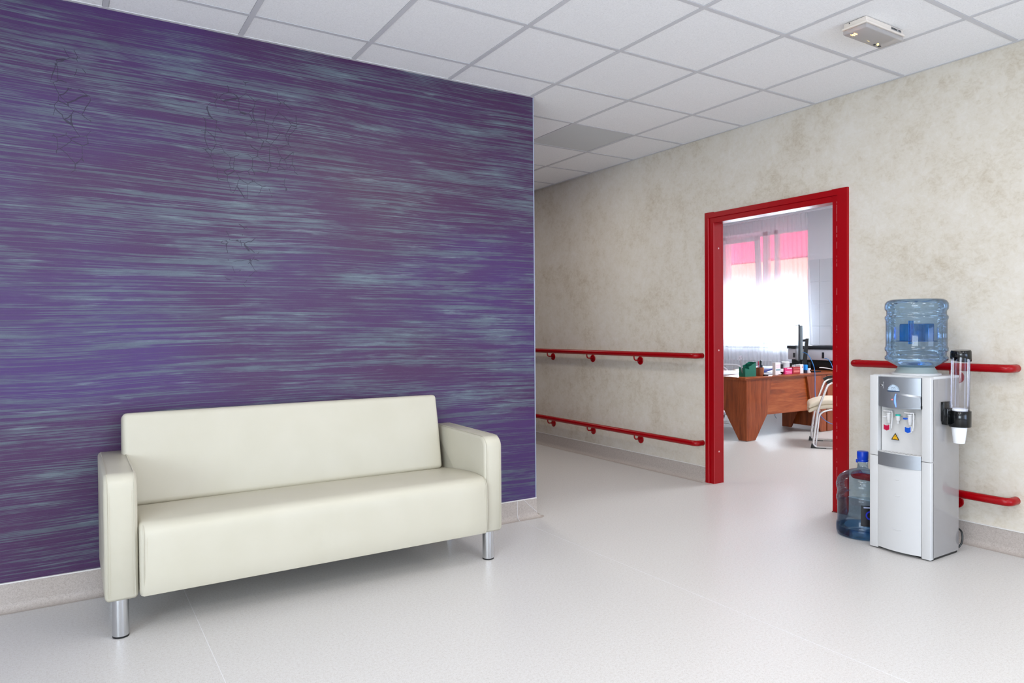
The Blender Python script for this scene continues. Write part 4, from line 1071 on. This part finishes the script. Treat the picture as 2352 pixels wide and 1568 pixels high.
cable([(1882, 844, 5.10), (1888, 844, 5.09), (1897, 845, 5.08), (1908, 847, 5.07), (1920, 850, 5.06)], .005, mat('white_cable', (214, 212, 212), .5), 'white cable with plug lying on the desk at right')
g_ = cable([(1781, 948, 6.2), (1780, 955, 6.2), (1787, 963, 6.1), (1800, 966, 6.0), (1812, 966, 5.9)], .004, mat('grey_cable', (110, 122, 140), .5), 'grey cable looped on the floor beneath the desk')

# ------------------------------------------------------------------ visitor chair at the right
ca = math.atan2(.82, -.57) - pi/2        # local +y is the way the chair faces
vc = thing('visitor_chair', 'chrome cantilever chair with a cream cushion facing the desk', 'chair', (6.72, 4.44, 0), ca)
FWd = Vector((-.60, .80)); 
ca = math.atan2(FWd.y, FWd.x) - pi/2
vc.rotation_euler = (0, 0, ca)
# foot of the near frame at (6.406,4.391), far frame at (6.858,4.70)
mid = Vector(((6.406+6.858)/2, (4.391+4.700)/2)); org = mid - FWd.normalized()*.26
vc.location = (org.x, org.y, 0); FR[vc.name] = Matrix.Translation((org.x, org.y, 0)) @ Matrix.Rotation(ca, 4, 'Z')
HWc = .262
for s in (-1, 1):
    p = [(s*HWc, -.24, .014), (s*HWc, .262, .014), (s*HWc, .255, .10), (s*HWc, .215, .40), (s*HWc, .115, .675), (s*HWc, -.22, .690)]
    fr_ = obj('side_frame', tube(p, .0115, 12, .055, 6), CHROME2, vc, world=False, smooth=60)
    obj('foot_wedge', prism([(.285, 0), (.14, 0), (.14, .004), (.23, .012), (.275, .05)], s*HWc-.011, s*HWc+.011, 'x'), BLACK, fr_, world=False, smooth=0)
    obj('armrest_pad', tube([(s*HWc, .135, .672), (s*HWc, .09, .700), (s*HWc, -.02, .712), (s*HWc, -.21, .716)], .0155, 12, .05, 6, flat=.8), BLACK, fr_, world=False, smooth=60)
    obj('back_post', tube([(s*(HWc-.02), -.20, .40), (s*(HWc-.02), -.26, .62), (s*(HWc-.02), -.33, .86)], .011, 10, .05), CHROME2, vc, world=False, smooth=60)
    obj('inner_tube', tube([(s*(HWc-.035), .235, .02), (s*(HWc-.03), .20, .36), (s*(HWc-.02), .10, .40), (s*(HWc-.02), -.20, .40)], .010, 10, .05), CHROME2, vc, world=False, smooth=60)
obj('cross_bar', join(tube([(-HWc, -.235, .014), (HWc, -.235, .014)], .010, 10), tube([(-HWc, .20, .385), (HWc, .20, .385)], .009, 10)), CHROME2, vc, world=False)
CUSH = mat('cream_chair_vinyl', (222, 210, 188), .45)
def cushion(th0, z0):
    bm = rbox(-.245, .245, -.24, .30, z0, z0+th0, min(.022, th0*.45), (.0, .004, .006), n=12, seg=4)
    for v in bm.verts:
        t_ = (v.co.y-.02)/.28
        if t_ > 0: v.co.z -= .055*t_*t_*t_
        v.co.z += .012*(v.co.x/.245)**2
    return bm
s1 = obj('seat', cushion(.048, .442), CUSH, vc, world=False, smooth=60)
obj('seat_shell', cushion(.040, .400), CUSH, vc, world=False, smooth=60)
bb_ = rbox(-.23, .23, 0, .05, 0, .42, .022, (0, .006, 0), n=8, seg=4); bb_.transform(Matrix.Translation((0, -.275, .50)) @ Matrix.Rotation(radians(14), 4, 'X'))
obj('backrest', bb_, CUSH, vc, world=False, smooth=60)

# ------------------------------------------------------------------ swivel chair behind the desk
swx, swy = 7.02, 6.35
swv = thing('swivel_chair', 'chrome swivel chair on castors behind the left wing of the desk', 'chair', (7.40, 6.44, 0), radians(20))
for k in range(5):
    a = 2*pi*k/5 + radians(15)
    sp_ = obj('base_spoke', tube([(0, 0, .105), (.16*cos(a), .16*sin(a), .10), (.30*cos(a), .30*sin(a), .072)], [.022, .018, .013], 10), CHROME2, swv, world=False, smooth=60)
    w_ = lathe([(.0, -.018), (.020, -.018), (.025, -.012), (.025, .012), (.020, .018), (.0, .018)], 18, cap=False); w_.transform(Matrix.Translation((.30*cos(a), .30*sin(a), .026)) @ Matrix.Rotation(a, 4, 'Z') @ Matrix.Rotation(radians(90), 4, 'X'))
    obj('castor', join(w_, cyl(.30*cos(a), .30*sin(a), .03, .068, .007, 10)), BLACK, sp_, world=False)
obj('gas_column', join(cyl(0, 0, .10, .28, .025), cyl(0, 0, .28, .40, .015)), CHROME2, swv, world=False)
obj('seat', rbox(-.24, .24, -.24, .24, .40, .475, .03, (0, 0, .01), n=8, seg=4), CUSH, swv, world=False, smooth=60)
bb_ = rbox(-.22, .22, 0, .045, 0, .20, .02, (0, .005, 0), n=8, seg=3); bb_.transform(Matrix.Translation((0, -.26, .50)) @ Matrix.Rotation(radians(8), 4, 'X'))
obj('backrest', bb_, CUSH, swv, world=False, smooth=60)
# arm hoops in pale metal, seen over the desk edge
for s in (-1, 1):
    obj('arm_loop', tube([(s*.25, -.20, .43), (s*.28, -.24, .62), (s*.27, -.16, .735), (s*.27, .12, .735), (s*.28, .20, .60), (s*.25, .14, .43)], .013, 12, .09, 7), mat('pale_chair_metal', (214, 214, 224), .3) if s == -1 else bpy.data.materials['pale_chair_metal'], swv, world=False, smooth=60)
single('cable', tube(spline([at(1655, 979.5, 6.25), at(1668, 980.5, 6.1), at(1690, 981.5, 5.85), at(1700, 981.5, 5.75)], 5), .004, 8), bpy.data.materials['grey_cable'], 'thin grey cable running on the floor left of the desk leg', 'cable', tuple(at(1668, 980.5, 6.1)))
bpy.context.view_layer.update()
